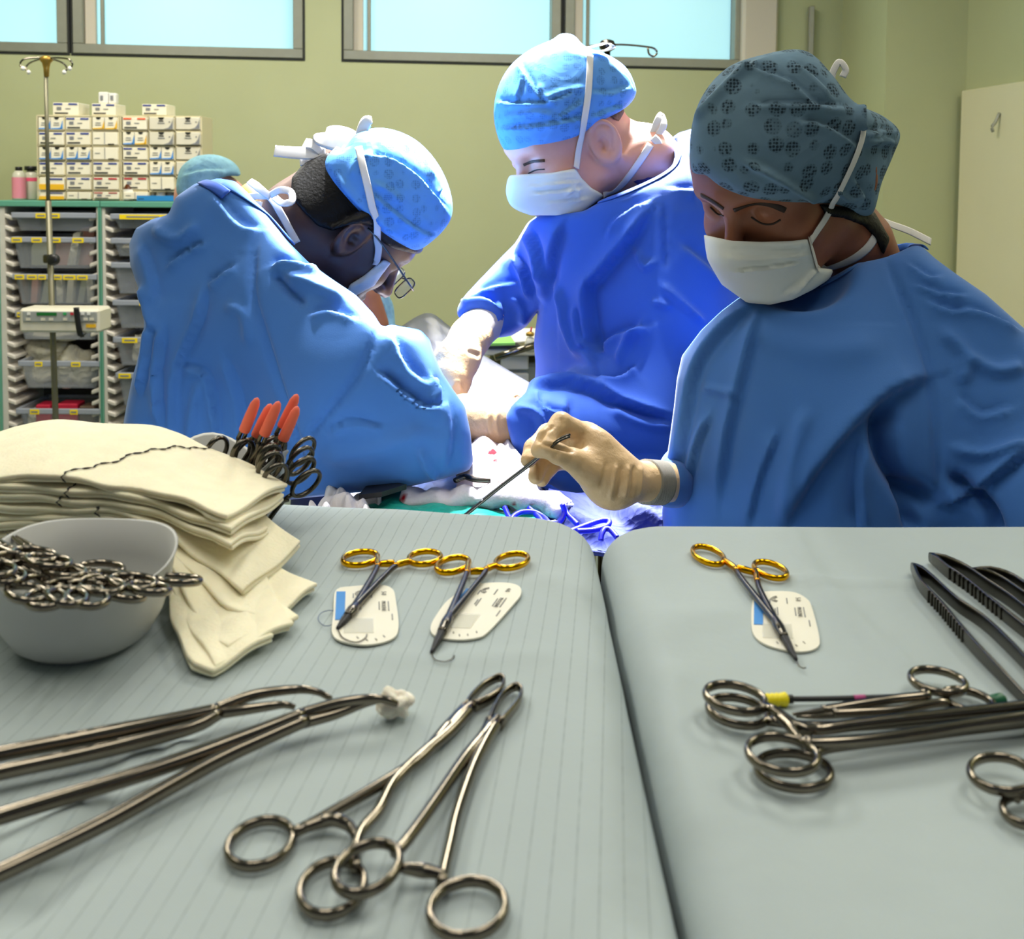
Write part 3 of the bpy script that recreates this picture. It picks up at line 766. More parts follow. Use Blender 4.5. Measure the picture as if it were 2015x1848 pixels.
def flat(nm, m, t, *a, bev=0.0): return mk(nm, *rect(*a, bev), m, t, False)
X_ = lambda px, Y=CY: W(px, 600, Y)[0]
def cabinet(label, pl, pr, lw, rw):
    base = W((pl + pr) / 2, 600, CY + .17); base[2] = 0
    t = thing('storage_cabinet', base, label, 'cabinet', 'open storage units along the green wall')
    zt = W(100, 395, CY)[2]; x0, x1 = X_(pl), X_(pr)
    D = 0.33
    mk('top_panel', *box(((x0 + x1) / 2, CY + D / 2, zt - .012), (x1 - x0, D, .024), None, .003), M['teal'], t, False)
    mk('back_panel', *box(((x0 + x1) / 2, CY + D - .008, zt / 2), (x1 - x0, .012, zt - .03)), M['inside'], t, False)
    mk('bottom_panel', *box(((x0 + x1) / 2, CY + D / 2, .06), (x1 - x0, D, .03)), M['teal'], t, False)
    for s, (a, w) in ((0, (pl, lw)), (1, (pr - rw, rw))):
        xa, xb = X_(a), X_(a + w)
        mk('side_panel', *box(((xa + xb) / 2, CY + D / 2 + .005, (zt - .024) / 2), (xb - xa, D - .01, zt - .026)), M['rail'], t, False)
        mk('edge_strip', *box(((xa + (xb - xa) * (.15 if s == 0 else .85)), CY + .002, (zt - .024) / 2), ((xb - xa) * .28, .012, zt - .026)), M['teal'], t, False)
        sgn = 1 if s == 0 else -1; xe = xb if s == 0 else xa
        proto = None
        for k in range(26):                                  # runner teeth
            z = zt - .06 - k * .046
            if z < .3: break
            c = np.array([xe + sgn * .014, CY + .11, z])
            if proto is None:
                V, Fc = box(np.zeros(3), (.034, .20, .017), None, .004)
                V[:, 2] -= np.abs(V[:, 0] - (-sgn) * .017) * .35
                proto = mk('runner', V + c, Fc, M['rail'], t, False); z0 = c
            else:
                q = proto.copy(); COL.objects.link(q); q.parent = t; q.location = tuple(c - z0)
    return t
cabinet('open storage unit with teal top behind the drip stand', -4, 198, 14, 8)
cabinet('open storage unit with teal top partly behind the gowned back', 199, 372, 8, 12)

def storage_bin(label, px0, px1, pr, pb, labels, group='clear storage bins in the cabinets'):
    """pr rim top row, pb bottom row"""
    c = W((px0 + px1) / 2, pb, CY); t = thing('storage_bin', (c[0], CY + .15, c[2]), label, 'bin', group)
    x0, x1 = X_(px0), X_(px1); zt, zb_ = W(100, pr, CY)[2], W(100, pb, CY)[2]; d = .27; tp = .02
    # tapered tub: front, back, two sides, base
    o = [(x0, CY + .01), (x1, CY + .01), (x1, CY + d), (x0, CY + d)]; i = [(x0 + tp, CY + .025), (x1 - tp, CY + .025), (x1 - tp, CY + d - .015), (x0 + tp, CY + d - .015)]
    V = [(a, b, zb_) for a, b in i] + [(a, b, zt) for a, b in o]
    V2 = [(a + (.003 if k in (0, 3) else -.003), b + (.003 if k in (0, 1) else -.003), z + .003) for k, (a, b, z) in enumerate(V[:4])] + \
         [(a + (.003 if k in (0, 3) else -.003), b + (.003 if k in (0, 1) else -.003), z) for k, (a, b, z) in enumerate(V[4:])]
    Fc = [(3, 2, 1, 0), (0, 1, 5, 4), (1, 2, 6, 5), (2, 3, 7, 6), (3, 0, 4, 7)]
    Fi = [tuple(8 + j for j in reversed(f)) for f in Fc]
    Fr = [(4, 5, 13, 12), (5, 6, 14, 13), (6, 7, 15, 14), (7, 4, 12, 15)]
    mk('tub', V + V2, Fc + Fi + Fr, M['bin'], t, False)
    mk('rim', *join(box(((x0 + x1) / 2, CY + .004, zt - .010), (x1 - x0 + .012, .010, .022), None, .003),
                    box(((x0 + x1) / 2, CY + d, zt - .004), (x1 - x0 + .012, .010, .010)),
                    box((x0, CY + d / 2, zt - .004), (.010, d, .010)), box((x1, CY + d / 2, zt - .004), (.010, d, .010))), M['rim'], t, False)
    for a, b in labels:
        la, lb = X_(a), X_(b)
        l = mk('label_strip', *box(((la + lb) / 2, CY - .003, zt - .011), (lb - la, .003, .019)), M['yellow'], t, False)
        mk('print_line', *box(((la + lb) / 2, CY - .005, zt - .011), ((lb - la) * .7, .001, .006)), M['ink_g'], l, False)
    return t
LB = [('topmost clear bin of the unit behind the drip stand, two yellow labels', 28, 188, 419, 455, [(74, 95), (98, 121)]),
      ('clear bin with four yellow labels holding a pink pack', 26, 187, 467, 529, [(26, 46), (65, 85), (101, 122), (145, 167)]),
      ('clear bin with six yellow labels just above the infusion pump', 28, 188, 540, 600, [(31, 49), (55, 74), (77, 92), (107, 123), (126, 150), (153, 174)]),
      ('clear bin mostly hidden behind the infusion pump', 32, 190, 614, 670, [(34, 44)]),
      ('clear bin full of crumpled white bags below the infusion pump', 36, 192, 711, 766, [(67, 82), (139, 157)]),
      ('clear bin full of red packs just above the gauze stack', 30, 194, 805, 850, [(56, 74), (135, 150)])]
for l, a, b, c, d, e in LB: storage_bin(l, a, b, c, d, e)
RB = [('topmost clear bin beside the gowned back, wide yellow label', 222, 356, 420, 449, [(238, 330)]),
      ('second clear bin down beside the gowned back, no label', 222, 356, 468, 504, []),
      ('deep clear bin third down beside the gowned shoulder', 222, 356, 516, 578, []),
      ('deep empty clear bin fourth down beside the gowned back', 224, 358, 590, 646, [(275, 300)]),
      ('clear bin fifth down holding brown and white packs', 224, 358, 663, 720, [(240, 270)]),
      ('lowest clear bin beside the gowned back, yellow label at its corner', 228, 360, 733, 800, [(232, 256)])]
for l, a, b, c, d, e in RB: storage_bin(l, a, b, c, d, e, 'clear storage bins beside the gown')
# contents
def pack(label, m, pts, th=.05, Y=CY + .06, cat='pack', nm='supply_pack'):
    P = np.array([W(x, y, Y) for x, y in pts]); V, Fc = prism(P, th, (0, 1, 0))
    if np.cross(P[1] - P[0], P[2] - P[0])[1] < 0: Fc = [tuple(reversed(f)) for f in Fc]
    o = mk(nm, V, Fc, m, None, False); tag(o, label, cat); return o
pack('pale green folder standing in the four-label bin', M['greenpack'], [(62, 522), (62, 486), (66, 478), (90, 476), (98, 480), (98, 522)])
pack('pink pack standing tall in the four-label bin', M['pinkpack'], [(109, 522), (110, 480), (140, 474), (160, 452), (166, 447), (186, 450), (182, 522)], .07, CY + .1)
pack('narrow white strip packet leaning on the pink pack', M['paper'], [(132, 522), (144, 460), (152, 456), (158, 458), (148, 522)], .03, CY + .05)
pack('dark grey pouch at the end of the four-label bin', M['inside'], [(34, 524), (34, 484), (54, 480), (58, 524)], .05)
for i, (x, m, l) in enumerate([(40, 'brownp', 'brown sachet in the six-label bin'), (60, 'pinkpack', 'slanting pink sachet in the six-label bin'), (80, 'greenpack', 'greenish sachet in the six-label bin'),
                             (112, 'paper', 'upright white sachet in the six-label bin'), (130, 'card_g', 'slanting cream sachet in the six-label bin'), (152, 'greenpack', 'tall olive sachet in the six-label bin'), (172, 'paper', 'white sachet at the far end of the six-label bin')]):
    pack(l, M[m], [(x, 596), (x - 2 + (i % 3) * 5, 552), (x + 10 + (i % 3) * 5, 549), (x + 12, 596)], .03, CY + .05 + .012 * (i % 2))
def crumple(nm, label, m, px, py, Y, r, seed, cat):
    o = blob(nm, W(px, py, Y), r, .30, seed, m, label, cat, 14); return o
crumple('plastic_bag', 'crumpled white bag filling one half of the bag bin', M['paper'], 76, 727, CY + .14, (.075, .06, .07), 2, 'bag')
crumple('plastic_bag', 'crumpled white bag bulging towards the cabinet post', M['paper'], 150, 722, CY + .14, (.082, .06, .085), 3, 'bag')
crumple('plastic_bag', 'flattened white bag slumped above the bag bin', M['paper'], 95, 690, CY + .17, (.09, .07, .045), 4, 'bag')
crumple('folded_pad', 'grey-white pad folded under the infusion pump', M['card_g'], 110, 655, CY + .16, (.12, .07, .028), 6, 'pad')
for k, (a, b, y0, l) in enumerate([(70, 98, 797, 'red pack sticking up beside the drip stand'), (112, 152, 795, 'red pack with white edge in the lowest bin'), (156, 186, 800, 'dark red pack at the post end of the lowest bin')]):
    flat('red_pack', M['redpack'] if k < 2 else M['brownp'], None, a, b, y0, 842, CY + .05, .08, bev=.004); tag(bpy.context.view_layer.objects[-1] if False else COL.objects[-1], l, 'pack', 'red packs in the lowest bin')
flat('white_pack', M['paper'], None, 54, 70, 808, 843, CY + .05, .08, bev=.004); tag(COL.objects[-1], 'narrow white pack beside the red packs in the lowest bin', 'pack')
crumple('brown_pack', 'brown pack folded in the fifth bin beside the gown', M['brownp'], 252, 690, CY + .13, (.05, .05, .05), 8, 'pack')
crumple('white_pack', 'white pack folded in the fifth bin beside the gown', M['paper'], 280, 688, CY + .12, (.035, .05, .065), 9, 'pack')
crumple('grey_pack', 'grey pack lying in the second bin beside the gown', M['card_g'], 262, 488, CY + .13, (.07, .06, .02), 12, 'pack')

# suture rack with card boxes
RY = CY + .02
zrack = W(100, 394, CY)[2]
M['rack'] = mat('cream_rack', '#D3C9A4', 0.6)
cols = [(79, 132), (132, 184), (184, 238), (242, 295), (295, 347), (347, 399)]
rows = [228, 257, 287, 316, 346, 375, 394]
for k, (ca, cb, l) in enumerate(((0, 2, 'cream cubbyhole rack behind the drip stand'), (3, 5, 'cream cubbyhole rack nearer the blue cap'))):
    a, b = cols[ca][0], cols[cb][1]
    xa, xb = X_(a, RY), X_(b, RY); zt_ = W(150, 228, RY)[2]
    t = thing('suture_rack', ((xa + xb) / 2, RY + .1, zrack), l, 'rack', 'cubbyhole racks on the cabinets')
    mk('back_board', *box(((xa + xb) / 2, RY + .14, (zt_ + zrack) / 2), (xb - xa, .006, zt_ - zrack)), M['rack'], t, False)
    for c in range(ca, cb + 2):
        px = cols[c][0] if c <= cb else cols[cb][1]
        mk('divider', *box((X_(px, RY), RY + .07, (zt_ + zrack) / 2), (.006, .14, zt_ - zrack)), M['rack'], t, False)
    for r in rows:
        z = max(W(150, r, RY)[2], zrack + .003)
        mk('shelf', *box(((xa + xb) / 2, RY + .07, z), (xb - xa, .14, .006)), M['rack'], t, False)
def suture_box(label, a, b, y0, y1, style, Y=RY - .012, cat='box', group='suture boxes in the racks'):
    c = W((a + b) / 2, y1, Y)
    t = thing('suture_box', (c[0], Y + .05, c[2]), label, cat, group)
    x0, x1 = X_(a, Y), X_(b, Y); pc = (a + b) / 2; z1, z0 = W(pc, y0, Y)[2], W(pc, y1, Y)[2]; h = z1 - z0; w = x1 - x0
    mk('carton', *box(((x0 + x1) / 2, Y + .055, (z0 + z1) / 2), (w, .11, h), None, .002), M['card'] if style != 'grey' else M['card_g'], t, False)
    def p(nm, u0, u1, v0, v1, m, e=.001):
        mk(nm, *box((x0 + w * (u0 + u1) / 2, Y - e, z0 + h * (v0 + v1) / 2), (w * (u1 - u0), .002, h * (v1 - v0))), m, t, False)
    def tri(pts, m):
        P = np.array([(x0 + w * u, Y - .0022, z0 + h * v) for u, v in pts]); mk('corner_print', *prism(P, .0022, (0, 1, 0)), m, t, False)
    def notch(u, r):
        P = [(x0 + w * u + math.cos(q) * r, Y - .002, z1 + math.sin(q) * r * .9) for q in np.linspace(math.pi, 2 * math.pi, 9)]
        mk('thumb_notch', *prism(P, .003, (0, 1, 0)), M['gasket'], t, False)
    hd = {'blue': 'ink_b', 'red': 'ink_r', 'orange': 'ink_o'}
    if style in hd:
        p('header_stripe', .04, .38, .82, .95, M[hd[style]]); p('header_stripe', .62, .96, .82, .95, M[hd[style]])
        p('print_emblem', .16, .34, .42, .66, M['ink_g']); p('print_line', .08, .60, .12, .22, M['ink']); p('print_line', .5, .7, .5, .56, M['ink_g'])
    elif style in ('twin_b', 'twin_y', 'half_by'):
        for s in (0, 1):
            m = M['ink_sky'] if style == 'twin_b' or (style == 'half_by' and s == 0) else M['ink_y']
            e = .5 * s
            tri([(e + .38, .06), (e + .49, .06), (e + .49, .75)], m); tri([(e + .02, .04), (e + .48, .04), (e + .40, .16), (e + .02, .12)], m)
            notch(e + .25, .009); p('print_line', e + .14, e + .34, .52, .58, M['ink_g']); p('print_line', e + .12, e + .36, .36, .40, M['ink_g'])
        p('carton_seam', .495, .505, .02, .98, M['ink_g'])
    elif style == 'grey':
        notch(.5, .011); p('print_line', .36, .64, .50, .56, M['ink_g']); p('print_line', .4, .6, .66, .74, M['ink']); p('print_dot', .82, .87, .6, .68, M['ink_g'])
        tri([(.98, .04), (.98, .8), (.92, .45), (.80, .16), (.60, .04)], M['ink_g'])
    elif style == 'plain':
        p('carton_seam', .48, .50, .05, .98, M['ink_g']); p('thumb_slot', .62, .86, .0, .10, M['gasket']); p('print_line', .1, .3, .5, .55, M['ink_g'])
    elif style == 'amber':
        p('amber_band', .0, 1, .0, .45, M['ink_y']); p('header_stripe', .35, .95, .8, .93, M['ink_b'])
    return t
grid = [['twin_b', 'blue', 'twin_y', 'orange', 'grey', 'grey'],
        ['blue', 'blue', 'plain', 'half_by', 'grey', 'grey'],
        ['twin_b', 'twin_b', 'plain', 'blue', 'twin_b', 'grey'],
        ['blue', 'blue', 'blue', 'blue', 'twin_b', 'grey'],
        ['amber', 'blue', 'red', 'red', 'plain', None],
        ['amber', 'plain', 'red', 'plain', None, None]]
SN = {'twin_b': 'twin white carton with blue corners', 'blue': 'white carton with dark blue header', 'twin_y': 'twin white carton with amber corners',
      'orange': 'white carton with orange header', 'grey': 'cream carton with thumb notch and grey corner', 'plain': 'plain cream carton',
      'half_by': 'twin white carton, one corner blue, one amber', 'amber': 'cream carton with amber lower band', 'red': 'white carton with red header'}
rn = ['top row', 'second row', 'third row', 'fourth row', 'fifth row', 'bottom row']; cn = ['first column', 'second column', 'third column', 'fourth column', 'fifth column', 'sixth column']
for r in range(6):
    for c in range(6):
        s = grid[r][c]
        if not s: continue
        j = (rng.random() - .5) * 2
        suture_box('%s, %s, %s of the racks' % (SN[s], rn[r], cn[c]), cols[c][0] + 2.5 + (1 if c == 3 else 0), cols[c][1] - 2.5, rows[r] + 3, rows[r + 1] - 1.8, s, RY - .010 + .006 * j)
suture_box('white carton with blue header lying on the rack top by the drip stand', 110, 160, 202, 227, 'blue', RY + .02, group='cartons on top of the racks')
suture_box('white carton with blue header on the rack top under the white pack', 186, 232, 204, 227, 'blue', RY + .02, group='cartons on top of the racks')
suture_box('white carton with blue header on the rack top nearer the cap', 284, 331, 205, 227, 'blue', RY + .02, group='cartons on top of the racks')
t = thing('dressing_pack', W(210, 204, RY + .06), 'pair of white paper dressing packs standing on the topmost carton', 'pack')
for a, b in ((193, 212), (213, 228)):
    o = flat('paper_pouch', M['white'], t, a, b, 181 if a < 200 else 183, 204, RY + .04, .03, bev=.004)
    flat('print_line', M['ink_g'], o, a + 4, a + 9, 188, 197, RY + .036, .004)

# bottles on the unit top
ztop = W(100, 394.5, CY)[2]
def bottle(label, px, Y, prof, m, cap, bands, cat='bottle', nm='bottle', py=394):
    p = W(px, py, Y); p[2] = ztop; s = Y / F
    t = thing(nm, p, label, cat, 'bottles on the storage unit')
    mk('bottle_body', *lathe([(r * s, z * s) for r, z in prof], p, 20), m, t)
    if cap:
        mk('cap', *lathe([(cap[0] * s, cap[1] * s), (cap[0] * s, cap[2] * s), (cap[0] * .9 * s, (cap[2] + .6) * s)], p, 18), cap[3], t)
    for r, z0, z1, mm in bands: mk('label_band', *lathe([(r * s, z0 * s), (r * s, z1 * s)], p, 20, cap=False), mm, t)
    return t
M['pinkl'] = mat('pink_lotion', '#E88FA0', 0.3); M['clearp'] = mat('milky_plastic', '#CFCBB8', 0.3); M['hotpink'] = mat('pink_strip', '#F0587E', 0.6)
M['straw'] = mat('straw_lotion', '#DDD6A0', 0.3); M['amberglass'] = mat('amber_glass', '#5A2A0C', 0.12, spec=0.8); M['blue_p'] = mat('blue_plastic', '#2A86C8', 0.4); M['purple'] = mat('purple_print', '#4A3A90', 0.6)
body = lambda r, h: [(r * .92, 0), (r, 1.5), (r, h * .82), (r * .8, h * .93), (r * .5, h)]
bottle('clear bottle with pink strip and black cap at the end of the unit', 38, CY + .10, body(13, 57), M['clearp'], (6.5, 56, 64, M['black']), [(13.3, 3, 44, M['pinkl'])])
bottle('clear bottle with red seal and wide black cap', 62, CY + .16, body(13, 57), M['clearp'], (12, 57, 65, M['black']), [(13.3, 36, 43, M['hotpink'])])
bottle('straw-coloured bottle with black cap directly behind the drip stand', 92, CY + .05, body(17, 48), M['straw'], (7, 47, 54, M['black']), [(17.3, 8, 26, M['white']), (17.3, 1, 4, M['yellow'])])
bottle('amber glass bottle with white cap and label', 254, CY - .02 + .05, [(10, 0), (11, 1), (11, 24), (9, 30), (5, 40), (4.5, 43)], M['amberglass'], (6, 41, 49, M['white']), [(11.3, 2, 23, M['white'])])
bottle('small amber bottle with blue label', 236, CY + .06, [(5.5, 0), (6, 1), (6, 15), (4, 18)], M['amberglass'], (4, 17, 20, M['gasket']), [(6.2, 2, 10, M['ink_b'])])
bt = thing('blue_tray', (W(305, 394, CY)[0], CY + .06, ztop), 'shallow blue plastic tray holding white bottles', 'tray')
xa, xb = X_(271), X_(352)
for q in (((xa + xb) / 2, CY + .005, ztop + .012, xb - xa, .005, .02), ((xa + xb) / 2, CY + .11, ztop + .012, xb - xa, .005, .02), (xa + .003, CY + .057, ztop + .012, .005, .105, .02), (xb - .003, CY + .057, ztop + .012, .005, .105, .02)):
    mk('tray_wall', *box(q[:3], q[3:]), M['blue_p'], bt, False)
mk('tray_base', *box(((xa + xb) / 2, CY + .057, ztop + .003), (xb - xa - .01, .11, .004)), M['blue_p'], bt, False)
for l, px, r, h, m, cp, bands in (('tall white canister in the blue tray', 285, 8.5, 50, M['white'], None, []),
        ('slim clear dropper bottle in the blue tray', 300, 5.5, 30, M['clearp'], (3, 29, 42, M['white']), [(5.7, 6, 12, M['ink_g'])]),
        ('white pump bottle with purple oval in the blue tray', 317, 9.5, 40, M['white'], (3.5, 40, 58, M['white']), []),
        ('white bottle with black cap in the blue tray', 338, 8, 34, M['white'], (6, 33, 42, M['black']), [(8.3, 8, 20, M['ink_g'])])):
    t = bottle(l, px, CY + .05, [(r * .95, 2.5), (r, 4), (r, h - 3), (r * .7, h)] if px in (285,) else [(r * .95, 2.5), (r, 4), (r, h * .85), (r * .4, h)], m, cp, bands)
    if px == 317:
        P = np.array([W(317 + 4.5 * math.cos(a), 363 + 9 * math.sin(a), CY + .05 - .0205) for a in np.linspace(0, 6.28, 20, endpoint=False)])
        mk('oval_print', *prism(P, .002, (0, 1, 0)), M['purple'], t, False)

# drip stand with infusion pump
PYY = 3.55
M['pole'] = mat('dull_steel_pole', '#77735F', 0.45, 0.55)
t = thing('drip_stand', (W(105, 830, PYY)[0], PYY, 0), 'steel drip stand with four hooks and brass-coloured head', 'drip stand')
M['brass'] = mat('brass', '#A8863C', 0.35, 0.7)
pt, pbm = W(90, 135, PYY), W(99, 500, PYY)
x0 = pt[0]
foot = np.array([W(108, 840, PYY)[0] + .012, PYY, .06])
mk('pole', *sweep([pt, W(95, 400, PYY)], .0068), M['pole'], t); mk('lower_pole', *sweep([W(95, 395, PYY), foot], .0100), M['pole'], t)
mk('pole_head', *lathe([(.008, -.06), (.010, -.03), (.014, -.012), (.021, -.004), (.021, .006), (.012, .012)], W(91, 117, PYY), 20), M['brass'], t)
for s in (-1, 1):
    for q in (0, 1):
        a = W(91, 115, PYY); e = W(91 + s * (34 if q else 45), 125 if q else 117, PYY + (.05 if q else -.03))
        P = spline([a, a * .5 + e * .5 + np.array([0, 0, .004]), e, e + np.array([s * .012, 0, -.018]), e + np.array([s * .002, 0, -.03])], 16)
        h = mk('hook', *sweep(P, .0032), M['steel'], t); mk('hook_bead', *lathe([(.001, -.008), (.007, -.004), (.007, .004), (.001, .008)], P[-1], 12), M['white'], h)
kb = W(105, 511, PYY - .03)
mk('clamp_knob', *lathe([(.010, -.012), (.020, -.008), (.020, .008), (.012, .012)], kb, 20, quat_R((0, 0, 1), (0, 1, 0))), M['black'], t)
mk('clamp', *box(W(97, 509, PYY), (.03, .04, .03), None, .004), M['steel'], t, False)
for k in range(5):
    a = 2 * math.pi * k / 5; e = foot + np.array([math.cos(a) * .28, math.sin(a) * .28, -.02])
    l = mk('base_leg', *sweep([foot + np.array([0, 0, .03]), e], .012), M['steel'], t); mk('castor', *lathe([(.012, -.012), (.022, -.01), (.022, .01), (.012, .012)], e - np.array([0, 0, .016]), 14, quat_R((0, 0, 1), (1, 0, 0))), M['black'], l)
PU = PYY - .10
M['pump'] = mat('pump_case', '#D2CCBA', 0.45); M['panel'] = mat('pump_panel', '#9A9C98', 0.5); M['lcd'] = mat('green_display', '#12401C', 0.3, emit=('#1E8A3A', .25))
t = thing('infusion_pump', W(116, 652, PU + .05), 'cream infusion pump with green display clamped to the drip stand', 'infusion pump')
flat('case', M['pump'], t, 37, 195, 608, 655, PU, .11, bev=.008); o = flat('front_panel', M['panel'], t, 44, 190, 613, 634, PU - .004, .008, bev=.002)
flat('display', M['lcd'], o, 72, 111, 615, 621, PU - .006, .004)
for k, (a, m) in enumerate([(127, mat('green_button', '#2FA35A', .4)), (141, M['ink_r']), (162, M['white']), (174, M['white']), (56, M['white'])]):
    flat('button', m, o, a - 3, a + 3, 615, 620, PU - .007, .004)
for a in (55, 84, 100, 128, 168, 180): flat('button', M['pump'], o, a - 4, a + 4, 626, 631, PU - .007, .004)
flat('orange_sticker', M['ink_y'], t, 169, 188, 638, 645, PU - .003, .004)
P = spline([W(150, 605, PU - .02), W(152, 625, PU - .02), W(156, 650, PU - .02), W(160, 662, PU - .01), W(166, 658, PU + .02)], 16)
mk('strap', *sweep(P, .010, .002, up=(0, 1, 0)), M['black'], t)

# second drip stand, seen behind the standing surgeon
t = thing('drip_stand', (W(1195, 120, 3.2)[0], 3.2, 0), 'steel drip stand whose curled hook shows beside the white-lit cap', 'drip stand')
hd = W(1195, 88, 3.2)
mk('pole', *sweep([(hd[0], 3.2, .05), hd], .010), M['steel'], t)
mk('pole_head', *lathe([(.012, -.02), (.024, -.012), (.026, .0), (.020, .012), (.008, .016)], hd, 18), M['steel_d'], t)
P = spline([hd, W(1230, 88, 3.2), W(1272, 92, 3.2), W(1288, 96, 3.2), W(1293, 104, 3.2), W(1286, 111, 3.2), W(1277, 106, 3.2), W(1275, 94, 3.2)], 40)
mk('hook', *sweep(P, .0032), M['steel'], t)
P = spline([hd, W(1165, 90, 3.2), W(1130, 100, 3.3)], 12); mk('hook', *sweep(P, .0032), M['steel'], t)
for k in range(4):
    a = math.pi / 4 + math.pi / 2 * k; mk('base_leg', *sweep([(hd[0], 3.2, .05), (hd[0] + .25 * math.cos(a), 3.2 + .25 * math.sin(a), .02)], .012), M['steel'], t)
# ------------------------------------------------------------------ gauze stack, bowl, clamps
def gauze(label, front, backc, depth, th, stitch=None, seed=0):
    """front: (px,py,Y) along the front edge from the frame edge to the free corner; backc: (px,py,Y) back free corner"""
    def lift(p):
        q = W(*p); return TP(p[0], p[1], ZT + th + .003) if q[2] < ZT + th + .003 else q
    A = np.array([lift(p) for p in front]); n = 40; m = 16
    Fr = spline(A, n)
    corner_off = lift(backc) - A[-1]
    off0 = np.array([.03, depth, .004])
    u = np.linspace(0, 1, n)
    k = np.clip((u - .35) / .65, 0, 1); k = (k * k * (3 - 2 * k))[:, None]
    off = off0 * (1 - k) + corner_off * k
    v = np.linspace(0, 1, m)
    r2 = np.random.default_rng(seed); ph = r2.uniform(0, 6.28, 6)
    G = Fr[:, None] + off[:, None] * v[None, :, None]
    uu, vv = np.meshgrid(u, v, indexing='ij')
    G[..., 2] += .0022 * np.sin(9 * uu + 3 * vv + ph[0]) * vv + .0016 * np.sin(17 * uu + 6 * vv + ph[1]) + .005 * np.sin(math.pi * vv) * (1 - k)
    G[..., 1] -= .0015 * np.sin(40 * uu + ph[2]) * (1 - vv)
    G2 = G - np.array([0, 0, th * .52]); G2[:, :, 0] += .0016 * np.sin(uu * 11 + seed) + .001; G2[:, 0, 1] += .0016 + .0008 * np.sin(u * 23 + seed); G2[-3:, :, 0] -= .002
    V, Fc = sheet(G2, th * .46, (0, 0, 1))
    # round the rim: shrink mid layer edges
    t = thing('gauze_swab', V[V[:, 2].argmin()], label, 'gauze', 'folded gauze swabs in the stack')
    o = mk('cloth_ply', V, Fc, M['gauze'], t)
    md = o.modifiers.new('soft', 'BEVEL'); md.width = th * .2; md.segments = 2; md.limit_method = 'ANGLE'; md.angle_limit = math.radians(50)
    V, Fc = sheet(G, th * .48, (0, 0, 1)); o = mk('cloth_ply', V, Fc, M['gauze'], t)
    md = o.modifiers.new('soft', 'BEVEL'); md.width = th * .2; md.segments = 3; md.limit_method = 'ANGLE'; md.angle_limit = math.radians(50)
    if stitch is not None:
        i = int(stitch * (n - 1)); j = int((stitch + .14) * (n - 1)) if seed == 1 else i
        idx = [(int(round(i + (j - i) * q / (m - 1))), q) for q in range(m)]
        P = np.array([G[a, b] + np.array([0, 0, .0008]) for a, b in idx])
        P = np.vstack([P[0] + np.array([.002, -.0012, -th * .9]), P[0] + np.array([-.001, -.0012, -th * .45]), P[0] + np.array([0.001, -.0008, 0]), P])
        Q = spline(P, 60); Q[:, 0] += .0006 * np.sin(np.arange(60) * 2.2)
        rad = np.where(np.arange(60) % 3 == 0, .00025, .0007)
        mk('stitch_line', *sweep(Q, rad, rad * .8, segs=6), M['thread'], t)
    return t
def lay(dy, tail, Y=.655, yl=None):
    b = [(-260, 944, Y + .01), (-60, 938, Y), (121, 938, Y), (236, 952, Y)]
    return [(x, y + dy, q) for x, y, q in b] + tail
gauze('topmost folded gauze swab with a long stitched line across it', lay(0, [(337, 976, .652), (449, 1010, .64)]), (568, 953, .752), .135, .0062, .56, 1)
gauze('second gauze swab from the top, square corner', lay(21, [(337, 998, .652), (400, 1016, .644), (457, 1037, .636)]), (560, 975, .745), .13, .0060, .54, 2)
gauze('third gauze swab from the top, corner drooping slightly', lay(41, [(337, 1020, .652), (400, 1040, .642), (455, 1066, .63)]), (528, 1032, .70), .12, .0060, .53, 3)
gauze('fourth gauze swab from the top, corner fanned over the drape', lay(60, [(330, 1046, .65), (400, 1100, .640), (479, 1164, .622)]), (592, 1062, .70), .11, .0062, .58, 4)
gauze('fifth gauze swab from the top, long corner near the suture packets', lay(78, [(310, 1066, .65), (370, 1110, .636), (440, 1190, .612), (532, 1220, .600)]), (626, 1142, .672), .10, .0062, None, 5)
gauze('gauze swab hanging in a curve onto the drape, sixth from the top', lay(96, [(296, 1082, .645), (346, 1130, .628), (395, 1225, .600), (446, 1274, .590)]), (588, 1212, .64), .10, .0060, .66, 6)
gauze('gauze swab hanging lowest beside the bowl, second from the bottom', lay(112, [(286, 1092, .64), (336, 1140, .625), (362, 1220, .602), (425, 1304, .577)]), (580, 1222, .632), .10, .0058, None, 7)
gauze('bottommost gauze swab, its edge curving down beside the bowl', lay(126, [(276, 1102, .636), (326, 1150, .622), (338, 1225, .602), (372, 1288, .584), (418, 1314, .577)]), (540, 1250, .622), .10, .0055, None, 8)

# plastic bowl
bc = TP(166, 1262, ZT); bc[0] -= .001
prof_o = [(.026, 0), (.031, .0008), (.038, .006), (.0445, .018), (.0485, .034), (.0505, .052)]
prof_i = [(.0515, .0525), (.0495, .052), (.0472, .034), (.043, .019), (.036, .008), (.0, .004)]
V, Fc = lathe(prof_o + prof_i, bc, 64, cap=False)
a = np.arctan2(V[:, 1] - bc[1], V[:, 0] - bc[0]); hz = np.clip((V[:, 2] - bc[2]) / .052, 0, 1)
V[:, 2] += hz ** 2 * (.006 * np.sin(a - .2) + .002 * np.sin(3 * a)); V[:, 0] = bc[0] + (V[:, 0] - bc[0]) * (1 + .05 * hz)
V = np.vstack([V, bc]); n64 = 64
Fc.append(tuple(range(63, -1, -1)))
tag(mk('instrument_bowl', V, Fc, M['bowl']), 'smooth grey-white plastic bowl holding a bunch of steel clamps', 'bowl')

